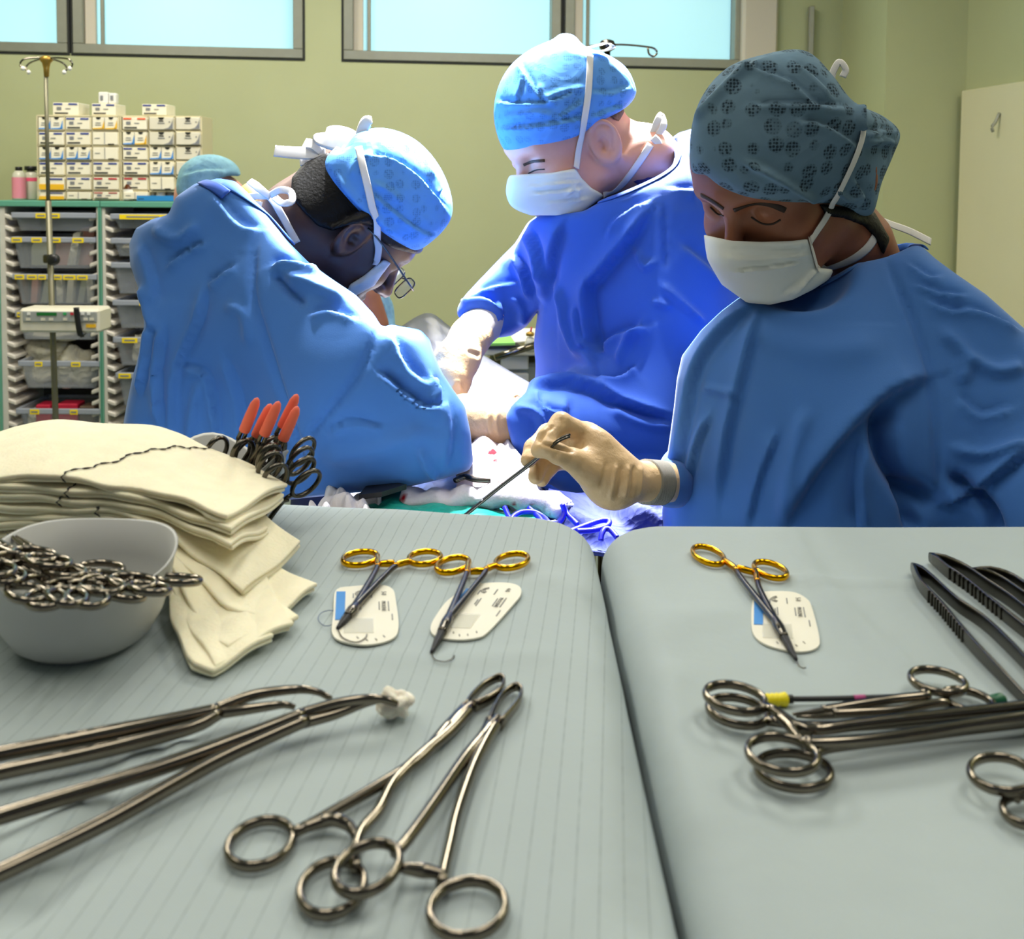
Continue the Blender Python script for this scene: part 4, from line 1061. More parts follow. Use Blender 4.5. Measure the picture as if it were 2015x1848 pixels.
def clamp_proto():
    """artery clamp in local space: rings at -y, tip at +y, lying in the xy plane, 125 mm long"""
    parts = []
    for s in (-1, 1):
        th_ = np.linspace(0, 2 * math.pi, 32, endpoint=False)
        c = np.array([s * .0155, -.052, 0]); ca, sa = math.cos(s * .35), math.sin(s * .35)
        P = np.array([c + np.array([.0095 * math.cos(q) * ca - .0125 * math.sin(q) * sa, .0095 * math.cos(q) * sa + .0125 * math.sin(q) * ca, 0]) for q in th_])
        parts.append(('finger_ring', sweep(P, .0017, .0022, closed=True, segs=10)))
        Q = spline([c + np.array([-s * .006, .0115, 0]), (s * .0055, -.032, s * .0006), (s * .0035, -.005, s * .0008), (s * .0006, .022, 0), (-s * .002, .034, 0)], 18)
        parts.append(('shank', sweep(Q, .0017, .002, segs=8)))
        Q = spline([(-s * .002, .032, 0), (-s * .0016, .048, 0), (-s * .0005, .066, 0)], 10)
        parts.append(('jaw', sweep(Q, np.linspace(.0018, .0007, 10), np.linspace(.002, .0009, 10), segs=8)))
    parts.append(('ratchet', sweep(spline([(.008, -.036, .001), (0, -.034, .0015), (-.008, -.036, .001)], 8), .0014, .0018, segs=8)))
    return parts
CP = clamp_proto()
_pm = {}
def clamp(label, ring_mid, tip_dir, up, group, m=None, name='artery_clamp', guard=False):
    """place a clamp: ring_mid world position of the ring pair centre, tip_dir direction towards the tip"""
    m = m or M['steel']
    R = quat_R(tip_dir, up); org = np.asarray(ring_mid) + R @ np.array([0, .052, 0])
    t = bpy.data.objects.new(name, None); COL.objects.link(t); t.empty_display_size = .02
    t.matrix_world = Matrix([list(R[i]) + [org[i]] for i in range(3)] + [[0, 0, 0, 1]]); tag(t, label, 'clamp', group)
    for i, (nm, (V, Fc)) in enumerate(CP):
        key = (i, m.name)
        if key not in _pm:
            o = mk(nm, V, Fc, m, None, True, True); _pm[key] = o.data
        else:
            o = bpy.data.objects.new(nm, _pm[key]); COL.objects.link(o)
        o.parent = t
    if guard:
        if 'g' not in _pm:
            V, Fc = lathe([(.0040, .040), (.0043, .041), (.0042, .054), (.0036, .064), (.0022, .068), (.0006, .0695)], (0, 0, 0), 14, np.array([[1, 0, 0], [0, 0, 1], [0, -1, 0]]).T)
            V = V * np.array([1, 1, 1]); V[:, 1] = np.abs(V[:, 1])
            o = mk('tip_guard', V, orient(V, Fc), M['coral'], None, True, True); _pm['g'] = o.data
        else:
            o = bpy.data.objects.new('tip_guard', _pm['g']); COL.objects.link(o)
        o.parent = t
    return t
bt_ = bc + np.array([0, 0, .052])
# bunch leaning over the bowl's front rim: rings towards the camera and right, points down inside
spec = [((44, 1112), .545, 1, 'artery clamp at the frame edge, uppermost of the bunch in the bowl'), ((16, 1100), .555, 2, 'artery clamp at the frame edge behind the uppermost one'),
        ((70, 1128), .545, 3, 'artery clamp in the bowl, its rings in the middle of the dark bunch'), ((156, 1134), .57, 4, 'artery clamp in the bowl with rings high against the paper'),
        ((104, 1160), .533, 5, 'artery clamp in the bowl, ring lowest over the rim at the bunch start'), ((146, 1166), .530, 6, 'artery clamp in the bowl with second-lowest ring over the rim'),
        ((188, 1170), .533, 7, 'artery clamp in the bowl, ring overhanging the rim centre'), ((218, 1160), .540, 8, 'artery clamp in the bowl with bright ring near the rim end'),
        ((176, 1146), .553, 9, 'artery clamp in the bowl tucked beneath the high rings')]
for (p, Y, k, l) in spec:
    rm = W(p[0], p[1], Y); tgt = bc + np.array([-.03 + .004 * (k % 3), .012 + .004 * (k % 4), .016 + .002 * (k % 2)])
    if k in (1, 2, 3): tgt = tgt + np.array([-.05, .02, .004])
    d = np.array([-.085 - .006 * (k % 3), .048 + .012 * (k % 4), .002 + .004 * (k % 3)])
    clamp(l, rm, d, (.25 + .08 * (k % 3), -.1 + .1 * (k % 2), 1.0), 'artery clamps bunched in the bowl')
rm = W(322, 1149, .560)
clamp('single artery clamp in the bowl pointing its rings at the gauze', rm, (-.10, .022, .004), (.05, .22, 1), 'artery clamps bunched in the bowl')

# dish behind the gauze with coral-tipped clamps
dc_ = np.array([-.232, .790, ZT])
prof = [(.030, 0), (.040, .004), (.047, .022), (.050, .05), (.0515, .052), (.049, .05), (.045, .022), (.036, .006), (.0, .004)]
V, Fc = lathe(prof, dc_, 48, cap=False); V[:, 0] = dc_[0] + (V[:, 0] - dc_[0]) * 1.12
V[:, 2] += np.clip((V[:, 2] - ZT) / .05, 0, 1) * .010 * np.cos(3 * np.arctan2(V[:, 1] - dc_[1], V[:, 0] - dc_[0]) + .5)
Fc.append(tuple(range(47, -1, -1)))
tag(mk('instrument_dish', V, Fc, M['bowl']), 'pale grey dish standing behind the gauze stack with coral-tipped clamps', 'dish')
tips = [((507, 783), (447, 930), .772, 'coral-tipped clamp standing farthest from the gown sleeve end of the row'), ((533, 795), (462, 950), .785, 'second coral-tipped clamp, shortest of the fan'),
        ((549, 790), (478, 950), .765, 'middle coral-tipped clamp, its tip touching the shortest one'), ((585, 776), (500, 960), .785, 'coral-tipped clamp reaching highest of the fan'), ((586, 800), (512, 966), .768, 'foremost coral-tipped clamp below the highest one')]
for (a, b, Y, l) in tips:
    A, B = W(*a, Y), W(*b, Y + .01); d = A - B; d /= np.linalg.norm(d)
    clamp(l, A - d * .1215, d, (.35, -1, .2), 'coral-tipped clamps behind the gauze', M['steel_d'], 'tipped_clamp', True)
for k, (p, Y, ang) in enumerate([((455, 888), .80, .5), ((508, 893), .79, .2), ((566, 888), .80, -.1), ((560, 905), .775, -.15), ((562, 922), .765, -.25), ((572, 946), .76, -.5)]):
    rm = W(*p, Y); l = ['beside the pale dish rim', 'between the coral-tipped shanks', 'with the farthest upper ring', 'with the upper bright rings', 'with gleaming rings lower down', 'lowest, nearest the gauze corner'][k]
    clamp('ring-up artery clamp behind the gauze, ' + l, rm, (-.45 + .1 * math.sin(k), .05, -.85), (.8, -.7 + .2 * ang, -.3), 'ring-up clamps behind the gauze', M['steel_d'])
# ------------------------------------------------------------------ organic surfaces from distance fields
f32 = np.float32
def cone(a, b, ra, rb):
    a = np.asarray(a, f32); b = np.asarray(b, f32); ab = b - a; L2 = f32(ab @ ab)
    def f(P):
        pa = P - a; t = np.clip((pa @ ab) / L2, 0, 1)
        q = pa - t[:, None] * ab
        return np.sqrt((q * q).sum(1)) - (ra + (rb - ra) * t)
    return f
def chain(pts, rs, k=0.0):
    fs = [cone(pts[i], pts[i + 1], rs[i], rs[i + 1]) for i in range(len(pts) - 1)]
    return U(k, *fs) if len(fs) > 1 else fs[0]
def ellip(c, r, R=None):
    c = np.asarray(c, f32); r = np.asarray(r, f32)
    def f(P):
        q = P - c
        if R is not None: q = q @ np.asarray(R, f32)
        k0 = np.sqrt(((q / r) ** 2).sum(1)); k1 = np.sqrt(((q / (r * r)) ** 2).sum(1))
        return k0 * (k0 - 1) / np.maximum(k1, 1e-6)
    return f
def smin(a, b, k):
    if k <= 0: return np.minimum(a, b)
    h = np.maximum(k - np.abs(a - b), 0) / k
    return np.minimum(a, b) - h * h * k * 0.25
def U(k, *fs):
    def f(P):
        d = fs[0](P)
        for g in fs[1:]: d = smin(d, g(P), k)
        return d
    return f
def I(k, f1, f2): return lambda P: -smin(-f1(P), -f2(P), k)
def D(k, f1, f2): return lambda P: -smin(-f1(P), f2(P), k)
def off(f, e): return lambda P: f(P) - e
def loc(f, R, c, s=1.0):
    """evaluate a local-space field in world space"""
    R = np.asarray(R, f32); c = np.asarray(c, f32)
    return lambda P: f(((P - c) @ R) / f32(s)) * f32(s)
def halfspace(p, n):
    p = np.asarray(p, f32); n = np.asarray(n, f32) / np.linalg.norm(n)
    return lambda P: (P - p) @ n
def polydist(Q, P2):
    """signed distance (+ outside) of points Q (N,2) to polygon P2 (M,2)"""
    d = np.full(len(Q), 1e18); ins = np.zeros(len(Q), bool)
    M_ = len(P2)
    for i in range(M_):
        a, b = P2[i], P2[(i + 1) % M_]; e = b - a; w = Q - a
        t = np.clip((w @ e) / max(e @ e, 1e-9), 0, 1); r = w - t[:, None] * e
        d = np.minimum(d, (r * r).sum(1))
        c1 = (Q[:, 1] >= a[1]) != (Q[:, 1] >= b[1])
        if abs(e[1]) > 1e-9:
            xi = a[0] + (Q[:, 1] - a[1]) / e[1] * e[0]; ins ^= c1 & (Q[:, 0] < xi)
    d = np.sqrt(d)
    return np.where(ins, -d, d)
def outline_field(poly, rnd=0, n=None):
    """field of the cone from the eye through a garment outline: trims a full body to the garment's drawn edge"""
    P2 = np.asarray(poly, float)
    if n: P2 = smooth_poly(np.hstack([P2, np.zeros((len(P2), 1))]), n)[:, :2]
    ymax = 2290 if P2[:, 1].max() > 2300 else 1e6
    P2 = P2.copy(); P2[:, 1] = np.minimum(P2[:, 1], 2300); P2[:, 0] = np.clip(P2[:, 0], -200, 2400)
    lo2 = P2.min(0) - 90; hi2 = P2.max(0) + 90; st = max(1.5, (hi2 - lo2).max() / 420)
    nx_, ny_ = (np.ceil((hi2 - lo2) / st).astype(int) + 1)
    gx, gy = np.meshgrid(lo2[0] + np.arange(nx_) * st, lo2[1] + np.arange(ny_) * st, indexing='ij')
    T = polydist(np.stack([gx.ravel(), gy.ravel()], 1), P2).reshape(nx_, ny_).astype(f32)
    def f(P):
        d = P.astype(f32) - CAM.astype(f32); w = d @ _f.astype(f32)
        x = (PPX + F * (d @ _r.astype(f32)) / w - lo2[0]) / st; y = (PPY - F * (d @ _u.astype(f32)) / w).clip(-1e5, ymax) ; y = (y - lo2[1]) / st
        ex = np.maximum(np.maximum(-x, x - (nx_ - 2)), 0); ey = np.maximum(np.maximum(-y, y - (ny_ - 2)), 0)
        x = np.clip(x, 0, nx_ - 1.001); y = np.clip(y, 0, ny_ - 1.001); i = x.astype(np.int32); j = y.astype(np.int32); a = x - i; b = y - j
        v = (T[i, j] * (1 - a) + T[i + 1, j] * a) * (1 - b) + (T[i, j + 1] * (1 - a) + T[i + 1, j + 1] * a) * b
        return ((v + (ex + ey) * st) * w / F).astype(f32)
    return f
def surfnet(f, lo, hi, h, coarse=4):
    lo = np.asarray(lo, float); n = np.ceil((np.asarray(hi) - lo) / h).astype(int) + 1
    n = ((n + coarse - 1) // coarse) * coarse
    cn = n // coarse
    ax = [lo[i] + (np.arange(cn[i]) * coarse + (coarse - 1) / 2) * h for i in range(3)]
    g = np.stack(np.meshgrid(*ax, indexing='ij'), -1).reshape(-1, 3).astype(f32)
    dc = f(g).reshape(cn)
    up = np.repeat(np.repeat(np.repeat(dc, coarse, 0), coarse, 1), coarse, 2)
    d = np.where(up < 0, f32(-1), f32(1)) * f32(1.0)
    m = np.abs(up) < coarse * h * 1.9
    ii = np.argwhere(m)
    P = (lo + ii * h).astype(f32)
    out = np.empty(len(P), f32)
    for s in range(0, len(P), 400000): out[s:s + 400000] = f(P[s:s + 400000])
    d[m] = out
    d[d == 0] = 1e-7
    s = d < 0
    # close at the grid border
    for a in range(3):
        sl = [slice(None)] * 3
        for e in (0, -1):
            sl[a] = e; d[tuple(sl)] = np.maximum(d[tuple(sl)], 1e-4)
    s = d < 0
    cnt = np.zeros(np.array(d.shape) - 1, np.int8)
    offs = [(i, j, k) for i in (0, 1) for j in (0, 1) for k in (0, 1)]
    X, Y, Z = d.shape
    for i, j, k in offs: cnt += s[i:X - 1 + i, j:Y - 1 + j, k:Z - 1 + k]
    act = (cnt > 0) & (cnt < 8); ai = np.argwhere(act)
    idx = -np.ones(act.shape, np.int32); idx[act] = np.arange(len(ai))
    acc = np.zeros((len(ai), 3)); wsum = np.zeros(len(ai))
    for o1 in offs:
        for a in range(3):
            if o1[a]: continue
            o2 = list(o1); o2[a] = 1
            d1 = d[ai[:, 0] + o1[0], ai[:, 1] + o1[1], ai[:, 2] + o1[2]]; d2 = d[ai[:, 0] + o2[0], ai[:, 1] + o2[1], ai[:, 2] + o2[2]]
            c = (d1 < 0) != (d2 < 0); t = np.where(c, d1 / np.where(c, d1 - d2, 1), 0)
            p = np.array(o1, float) + t[:, None] * (np.array(o2) - np.array(o1))
            acc[c] += p[c]; wsum[c] += 1
    V = lo + h * (ai + acc / np.maximum(wsum, 1)[:, None])
    quads = []
    for a in range(3):
        b, c = (a + 1) % 3, (a + 2) % 3
        sl1 = [slice(None)] * 3; sl2 = [slice(None)] * 3
        sl1[a] = slice(0, -1); sl2[a] = slice(1, None)
        e = s[tuple(sl1)] != s[tuple(sl2)]
        q = np.argwhere(e); q = q[(q[:, b] > 0) & (q[:, c] > 0) & (q[:, b] < d.shape[b] - 1) & (q[:, c] < d.shape[c] - 1)]
        def cell(db, dc_):
            r = q.copy(); r[:, b] += db; r[:, c] += dc_
            return idx[r[:, 0], r[:, 1], r[:, 2]]
        Q = np.stack([cell(-1, -1), cell(0, -1), cell(0, 0), cell(-1, 0)], 1)
        inside = s[q[:, 0], q[:, 1], q[:, 2]]
        Q[~inside] = Q[~inside][:, ::-1]
        quads.append(Q)
    Qs = np.concatenate(quads); Qs = Qs[(Qs >= 0).all(1)]
    return V, Qs
def grad(f, V, e=0.0015):
    V = V.astype(f32); N = np.stack([f(V + np.eye(3, dtype=f32)[i] * f32(e)) - f(V - np.eye(3, dtype=f32)[i] * f32(e)) for i in range(3)], 1)
    return N / np.maximum(np.linalg.norm(N, axis=1, keepdims=True), 1e-9)
def hit(px, py, f, y0=.6, y1=2.4, n=400):
    d = ray(px, py); ys = np.linspace(y0, y1, n); P = CAM + d * ys[:, None]
    v = f(P.astype(f32)); i = np.argmax(v < 0)
    if not (v < 0).any(): i = int(np.argmin(v)); p = P[i]
    else:
        t = v[i - 1] / (v[i - 1] - v[i]) if i > 0 else 0; p = P[i - 1] * (1 - t) + P[i] * t if i > 0 else P[0]
    return p, grad(f, p[None])[0]
FOLD = 1.45
def folds(V, N, strokes):
    """drape folds modelled into a garment: each (points, width, height, kind)"""
    px = proj(V); face = np.clip(((CAM - V) * N).sum(1) / np.linalg.norm(CAM - V, axis=1) * 3, 0, 1)
    disp = np.zeros(len(V))
    for pts, w, amp, kind in strokes:
        P = spline(np.array([(x, y, 0) for x, y in pts], float), max(6, 4 * len(pts)))[:, :2]
        lo, hi = P.min(0) - 4 * w, P.max(0) + 4 * w
        sel = np.where((px[:, 0] > lo[0]) & (px[:, 0] < hi[0]) & (px[:, 1] > lo[1]) & (px[:, 1] < hi[1]))[0]
        if not len(sel): continue
        q = px[sel]; best = np.full(len(q), 1e9); side = np.zeros(len(q)); par = np.zeros(len(q)); n = len(P) - 1
        for i in range(n):
            e = P[i + 1] - P[i]; v = q - P[i]; t = np.clip((v @ e) / (e @ e), 0, 1); r = v - t[:, None] * e
            dd = np.hypot(r[:, 0], r[:, 1]); c = dd < best
            best[c] = dd[c]; side[c] = np.sign(e[0] * v[c, 1] - e[1] * v[c, 0]); par[c] = (i + t[c]) / n
        taper = np.clip(np.minimum(par, 1 - par) * 6 + .12, 0, 1)
        if kind == 'ridge': pr = np.exp(-(best / w) ** 2)
        else: pr = np.tanh(side * best / (.40 * w)) * np.exp(-best / (w * np.where(side > 0, 1.5, .9))) * np.where(side > 0, 1.15, .8)
        disp[sel] += FOLD * amp * pr * taper
    return V + N * (disp * face)[:, None]
def organic(name, f, lo, hi, h, m, parent, strokes=None, wr=None, smooth_it=0):
    V, Q = surfnet(f, lo, hi, h)
    N = grad(f, V)
    if wr is not None:                                     # broad soft undulation of loose cloth
        amp, fr, seed = wr; r2 = np.random.default_rng(seed); dsp = np.zeros(len(V))
        for k in range(9):
            w = r2.normal(0, 1, 3) * fr * np.array([1.2, 1.2, .55]); dsp += np.sin(V @ w + r2.uniform(0, 6.28) + 1.5 * np.sin(V @ (w[::-1] * .5)))
        V = V + N * (amp * dsp / 3)[:, None]
    if strokes: V = folds(V, N, strokes)
    return mk(name, V, Q, m, parent)
def ribbon(t, nm, m, pts, f, hw=.0045, th_=.0006, lift=.0012, n=40, y0=.6, y1=2.4):
    P, N = [], []
    for p in spline(np.array([(x, y, 0) for x, y in pts], float), n)[:, :2]:
        a, b = hit(p[0], p[1], f, y0, y1); P.append(a + b * lift); N.append(b)
    P = np.array(P); N = np.array(N)
    for _ in range(3):
        P[1:-1] = (P[:-2] + 2 * P[1:-1] + P[2:]) / 4; N[1:-1] = (N[:-2] + 2 * N[1:-1] + N[2:]) / 4
    return mk(nm, *sweep(P, hw, th_, upv=N, segs=8), m, t)
def strip(t, nm, m, pts, hw=.005, th_=.0006, up=(0, -1, .2), n=24):
    """free-hanging tape through (px,py,Y) points; optional 4th value scales the width"""
    A = np.array([list(W(*p[:3])) + [p[3] if len(p) > 3 else 1.0] for p in pts]); S = spline(A, n)
    return mk(nm, *sweep(S[:, :3], hw * np.clip(S[:, 3], .2, 4), th_, up=up, segs=8), m, t)

# ------------------------------------------------------------------ the head
def head_local(ear=True):
    fs = U(.03, ellip((0, -.012, .030), (.074, .094, .086)), ellip((0, .030, -.036), (.058, .056, .068)), ellip((0, .045, .035), (.056, .045, .055)))
    jaw = U(.015, cone((-.052, .002, -.054), (-.014, .064, -.088), .018, .018), cone((.052, .002, -.054), (.014, .064, -.088), .018, .018), cone((-.012, .070, -.088), (.012, .070, -.088), .019, .019))
    fs = U(.03, fs, jaw)
    fs = U(.02, fs, ellip((-.038, .055, -.030), (.024, .026, .022)), ellip((.038, .055, -.030), (.024, .026, .022)))
    fs = U(.014, fs, cone((-.036, .074, .024), (-.008, .086, .020), .009, .010), cone((.036, .074, .024), (.008, .086, .020), .009, .010))
    fs = D(.012, fs, ellip((-.031, .094, .004), (.017, .016, .011))); fs = D(.012, fs, ellip((.031, .094, .004), (.017, .016, .011)))
    fs = U(.005, fs, ellip((-.031, .0715, .001), (.0150, .0135, .0120)), ellip((.031, .0715, .001), (.0150, .0135, .0120)))
    fs = U(.010, fs, cone((0, .084, .012), (0, .108, -.034), .0065, .0105), ellip((-.011, .094, -.038), (.008, .010, .0075)), ellip((.011, .094, -.038), (.008, .010, .0075)))
    fs = U(.008, fs, ellip((0, .083, -.064), (.022, .010, .006)), ellip((0, .081, -.074), (.020, .010, .007)))
    fs = D(.004, fs, cone((-.022, .090, -.069), (.022, .090, -.069), .0015, .0015))
    if ear:
        for s in (-1, 1):
            c = np.array([s * .083, -.010, -.006]); a = s * .55
            R = np.array([[math.cos(a), -math.sin(a), 0], [math.sin(a), math.cos(a), 0], [0, 0, 1]])
            e = ellip(c, (.0070, .0235, .035), R)
            e = D(.004, e, ellip(c + R @ np.array([s * .0065, .003, .001]), (.0068, .0165, .0255), R))
            rim = [c + R @ np.array([s * .002, -.021 * math.cos(q), .032 * math.sin(q)]) for q in np.linspace(-1.5, 2.3, 9)]
            e = U(.002, e, chain(rim, [.0034] * 9))
            e = U(.004, e, cone(c + np.array([s * .003, -.008, -.016]), c + np.array([s * .003, -.006, .016]), .003, .003))
            fs = U(.005, fs, e)
    return fs
HEAD = head_local()
M['gown'] = mat('blue_gown_fabric', '#3C6BAE', 0.75, noise=(5, 0.06), bump=('ridged', 5.5, 0.5, 0.010), bump2=('noise', 700, 0.12, 0.0008), spec=0.18, sheen=.15)
M['gown_b'] = mat('deep_blue_gown_fabric', '#264FA6', 0.7, noise=(5, 0.06), bump=('ridged', 5.5, 0.5, 0.010), bump2=('noise', 700, 0.12, 0.0008), spec=0.2, sheen=.15)
M['tape'] = mat('white_tape', '#DCD8D2', 0.85, bump=('wave', 500, 0.3, 0.0006), spec=.1)
M['maskw'] = mat('white_mask', '#D3D6D0', 0.85, bump=('noise', 90, 0.15, 0.003), spec=.1)
M['glove'] = mat('latex_glove', '#D2B083', 0.45, noise=(30, 0.06), bump=('noise', 70, 0.45, 0.004), bump2=('noise', 400, .15, .001), spec=.35)
M['cuff'] = mat('grey_knit_cuff', '#8C867A', 0.85, bump=('wave', 260, 0.4, 0.001))
M['hair'] = mat('black_hair', '#0A0807', 0.5, bump=('noise', 260, 0.5, 0.002), spec=.2)
M['hair_b'] = mat('brown_hair', '#4E3A2C', 0.5, bump=('noise', 260, 0.5, 0.002), spec=.2)
M['brow'] = mat('dark_brow', '#2A1A12', 0.7)
M['skin_a'] = mat('warm_tan_skin', '#8A5238', 0.5, noise=(25, 0.07), bump=('noise', 420, 0.12, 0.0008), sss=.18)
M['skin_b'] = mat('fair_skin', '#CF9682', 0.5, noise=(22, 0.08), bump=('noise', 420, 0.12, 0.0008), sss=.18)
M['skin_c'] = mat('deep_brown_skin', '#3E2216', 0.5, noise=(22, 0.08), bump=('noise', 420, 0.12, 0.0008), sss=.12)
M['scrub'] = mat('navy_scrub', '#1B2370', 0.8); M['undershirt'] = mat('ochre_collar', '#C08A2C', 0.8)
M['trouser'] = mat('scrub_trousers', '#2A4A86', 0.85); M['shoe'] = mat('white_clog', '#C8C8C4', 0.5)
def cap_mat(name, base, dark, scale=52, amt=.85):
    m = mat(name, base, .85, bump=('crumple', 16, .35, .01), spec=.1)
    nt = m.node_tree; nd = nt.nodes; lk = nt.links; b = nd['Principled BSDF']
    tc = nd.new('ShaderNodeTexCoord')
    v = nd.new('ShaderNodeTexVoronoi'); v.inputs['Scale'].default_value = scale; v.inputs['Randomness'].default_value = .35; lk.new(tc.outputs['Object'], v.inputs['Vector'])
    r = nd.new('ShaderNodeValToRGB'); r.color_ramp.elements[0].position = .37; r.color_ramp.elements[0].color = (1, 1, 1, 1); r.color_ramp.elements[1].position = .47; r.color_ramp.elements[1].color = (0, 0, 0, 1)
    lk.new(v.outputs['Distance'], r.inputs['Fac'])
    v2 = nd.new('ShaderNodeTexVoronoi'); v2.inputs['Scale'].default_value = scale * 6; v2.inputs['Randomness'].default_value = .3; lk.new(tc.outputs['Object'], v2.inputs['Vector'])
    r2 = nd.new('ShaderNodeValToRGB'); r2.color_ramp.elements[0].position = .32; r2.color_ramp.elements[0].color = (1, 1, 1, 1); r2.color_ramp.elements[1].position = .55; r2.color_ramp.elements[1].color = (.25, .25, .25, 1)
    lk.new(v2.outputs['Distance'], r2.inputs['Fac'])
    mu = nd.new('ShaderNodeMath'); mu.operation = 'MULTIPLY'; lk.new(r.outputs['Color'], mu.inputs[0]); lk.new(r2.outputs['Color'], mu.inputs[1])
    m2 = nd.new('ShaderNodeMath'); m2.operation = 'MULTIPLY'; m2.inputs[1].default_value = amt; lk.new(mu.outputs[0], m2.inputs[0])
    n = nd.new('ShaderNodeTexNoise'); n.inputs['Scale'].default_value = 14; n.inputs['Detail'].default_value = 4; lk.new(tc.outputs['Object'], n.inputs['Vector'])
    mb = nd.new('ShaderNodeMix'); mb.data_type = 'RGBA'; c = lin(base); mb.inputs[6].default_value = tuple(x * .72 for x in c[:3]) + (1,); mb.inputs[7].default_value = tuple(min(1, x * 1.25) for x in c[:3]) + (1,)
    lk.new(n.outputs['Fac'], mb.inputs[0])
    mx = nd.new('ShaderNodeMix'); mx.data_type = 'RGBA'; mx.inputs[7].default_value = lin(dark); lk.new(mb.outputs[2], mx.inputs[6])
    lk.new(m2.outputs[0], mx.inputs[0]); lk.new(mx.outputs[2], b.inputs['Base Color'])
    return m
M['cap_g'] = cap_mat('grey_blue_cap', '#627B8C', '#1A242C', 52, .9)
M['cap_b'] = cap_mat('light_tinted_blue_cap', '#5B93D6', '#23406E', 60, .45)  # bluer than the grey-blue cap: the tint of the lighting is in the colour
M['cap_t'] = cap_mat('pale_teal_cap', '#7FA8B4', '#4B6C78', 70, .3)

def legs(t, x, y, ztop=.75):
    for s in (-1, 1):
        mk('trouser_leg', *sweep(spline([(x + s * .09, y, ztop), (x + s * .10, y + .01, .4), (x + s * .11, y + .01, .07)], 10), np.linspace(.085, .06, 10)), M['trouser'], t)
        mk('clog', *sweep(spline([(x + s * .11, y + .06, .035), (x + s * .115, y, .045), (x + s * .12, y - .12, .035), (x + s * .12, y - .17, .03)], 12), np.array([.03, .04, .044, .045, .045, .046, .046, .046, .045, .04, .034, .02]), np.array([.03, .035, .04, .042, .044, .042, .04, .036, .034, .032, .028, .02])), M['shoe'], t)
def bounds(pts, pad):
    P = np.asarray(pts); return P.min(0) - pad, P.max(0) + pad
# ------------------------------------------------------------------ scrub nurse holding the forceps
pn = thing('person', (W(1620, 900, 1.16)[0], 1.16, 0), 'person in blue gown, spotted grey-blue cap and white mask holding thin forceps', 'person')
f0 = np.array([-math.sin(math.radians(47)), -math.cos(math.radians(47)), 0]); p_ = math.radians(30)
fw_ = f0 * math.cos(p_) + np.array([0, 0, -math.sin(p_)]); up_ = f0 * math.sin(p_) + np.array([0, 0, math.cos(p_)])
Rn = quat_R(fw_, up_); sN = 1.0
cN = W(1434, 412, 1.035) - Rn @ np.array([0, .093, .012]) * sN
hN = loc(HEAD, Rn, cN, sN)
neckb = W(1725, 640, 1.20)
body = U(.03, hN, chain([cN + Rn @ np.array([0, -.03, -.05]), W(1678, 482, 1.13), neckb], [.054, .044, .052]))
organic('body', body, cN + np.array([-.16, -.16, -.28]), cN + np.array([.22, .20, .14]), .0026, M['skin_a'], pn)
gpoly = [(1455, 585), (1420, 612), (1380, 650), (1342, 700), (1332, 745), (1326, 800), (1318, 860), (1308, 930), (1303, 1000), (1299, 1060), (1290, 1400), (1250, 5000), (2600, 5000), (2400, 900),
         (2100, 705), (2015, 648), (1940, 580), (1880, 538), (1840, 508), (1815, 484), (1790, 478), (1740, 482), (1690, 505), (1640, 540), (1600, 562), (1530, 588)]
gN = U(.06, ellip(W(1600, 780, 1.17), (.20, .15, .22)), cone(W(1440, 660, 1.20), W(1880, 610, 1.13), .075, .095),
       chain([W(1610, 850, 1.15), np.array([W(1610, 850, 1.15)[0], 1.17, .8]), np.array([W(1610, 850, 1.15)[0], 1.19, .32])], [.185, .20, .24]),
       chain([W(1890, 640, 1.12), W(1985, 900, 1.03), W(2120, 1060, .95)], [.095, .085, .075]),
       cone(W(1720, 540, 1.17), W(1790, 540, 1.20), .06, .06))
gN = I(.022, gN, outline_field(gpoly))
gN = D(.012, gN, U(.02, chain([W(1690, 470, 1.12), W(1755, 520, 1.18)], [.048, .050]), cone(W(1540, 470, 1.02), W(1580, 520, 1.06), .06, .050)))
SN_ = [([(1745, 515), (1775, 580), (1800, 640), (1825, 720), (1838, 800), (1846, 900), (1850, 1000)], 7, -.0035, 'ridge'),
       ([(1483, 600), (1406, 673), (1370, 740), (1350, 848), (1329, 960)], 12, .008, 'step'),
       ([(1494, 622), (1452, 786), (1432, 878), (1417, 990)], 14, .007, 'step'),
       ([(1535, 848), (1499, 940), (1473, 1040)], 12, .005, 'step'), ([(1380, 760), (1420, 770), (1455, 780)], 7, .003, 'ridge'),
       ([(1400, 820), (1372, 880), (1352, 960)], 9, .006, 'step'), ([(1590, 800), (1560, 900), (1540, 1030)], 16, .004, 'ridge'),
       ([(1838, 742), (1750, 781), (1663, 863), (1596, 950), (1545, 1040)], 26, .013, 'step'),
       ([(1750, 785), (1738, 868), (1775, 950), (1843, 995)], 20, -.022, 'ridge'), ([(1700, 870), (1690, 950), (1695, 1040)], 12, -.008, 'step'),
       ([(1822, 591), (1873, 611), (1925, 611), (2012, 652)], 9, .006, 'step'), ([(1800, 560), (1850, 575), (1900, 580)], 7, .005, 'step'),
       ([(1790, 520), (1830, 545), (1850, 540)], 7, .004, 'step'), ([(1850, 650), (1900, 700), (1890, 760)], 14, .005, 'ridge'),
       ([(1884, 780), (1930, 815), (1990, 800)], 10, .005, 'step'), ([(2030, 870), (1935, 894), (1870, 880)], 9, .006, 'ridge'),
       ([(2030, 885), (1925, 965), (1850, 1000)], 13, .010, 'step'), ([(1870, 930), (1940, 1000), (1960, 1060)], 14, -.014, 'ridge'),
       ([(1900, 700), (1960, 730), (2015, 720)], 12, .005, 'ridge'), ([(1780, 960), (1790, 1000), (1800, 1050)], 14, -.016, 'ridge'),
       ([(1460, 640), (1600, 690), (1740, 680)], 30, .003, 'ridge')]
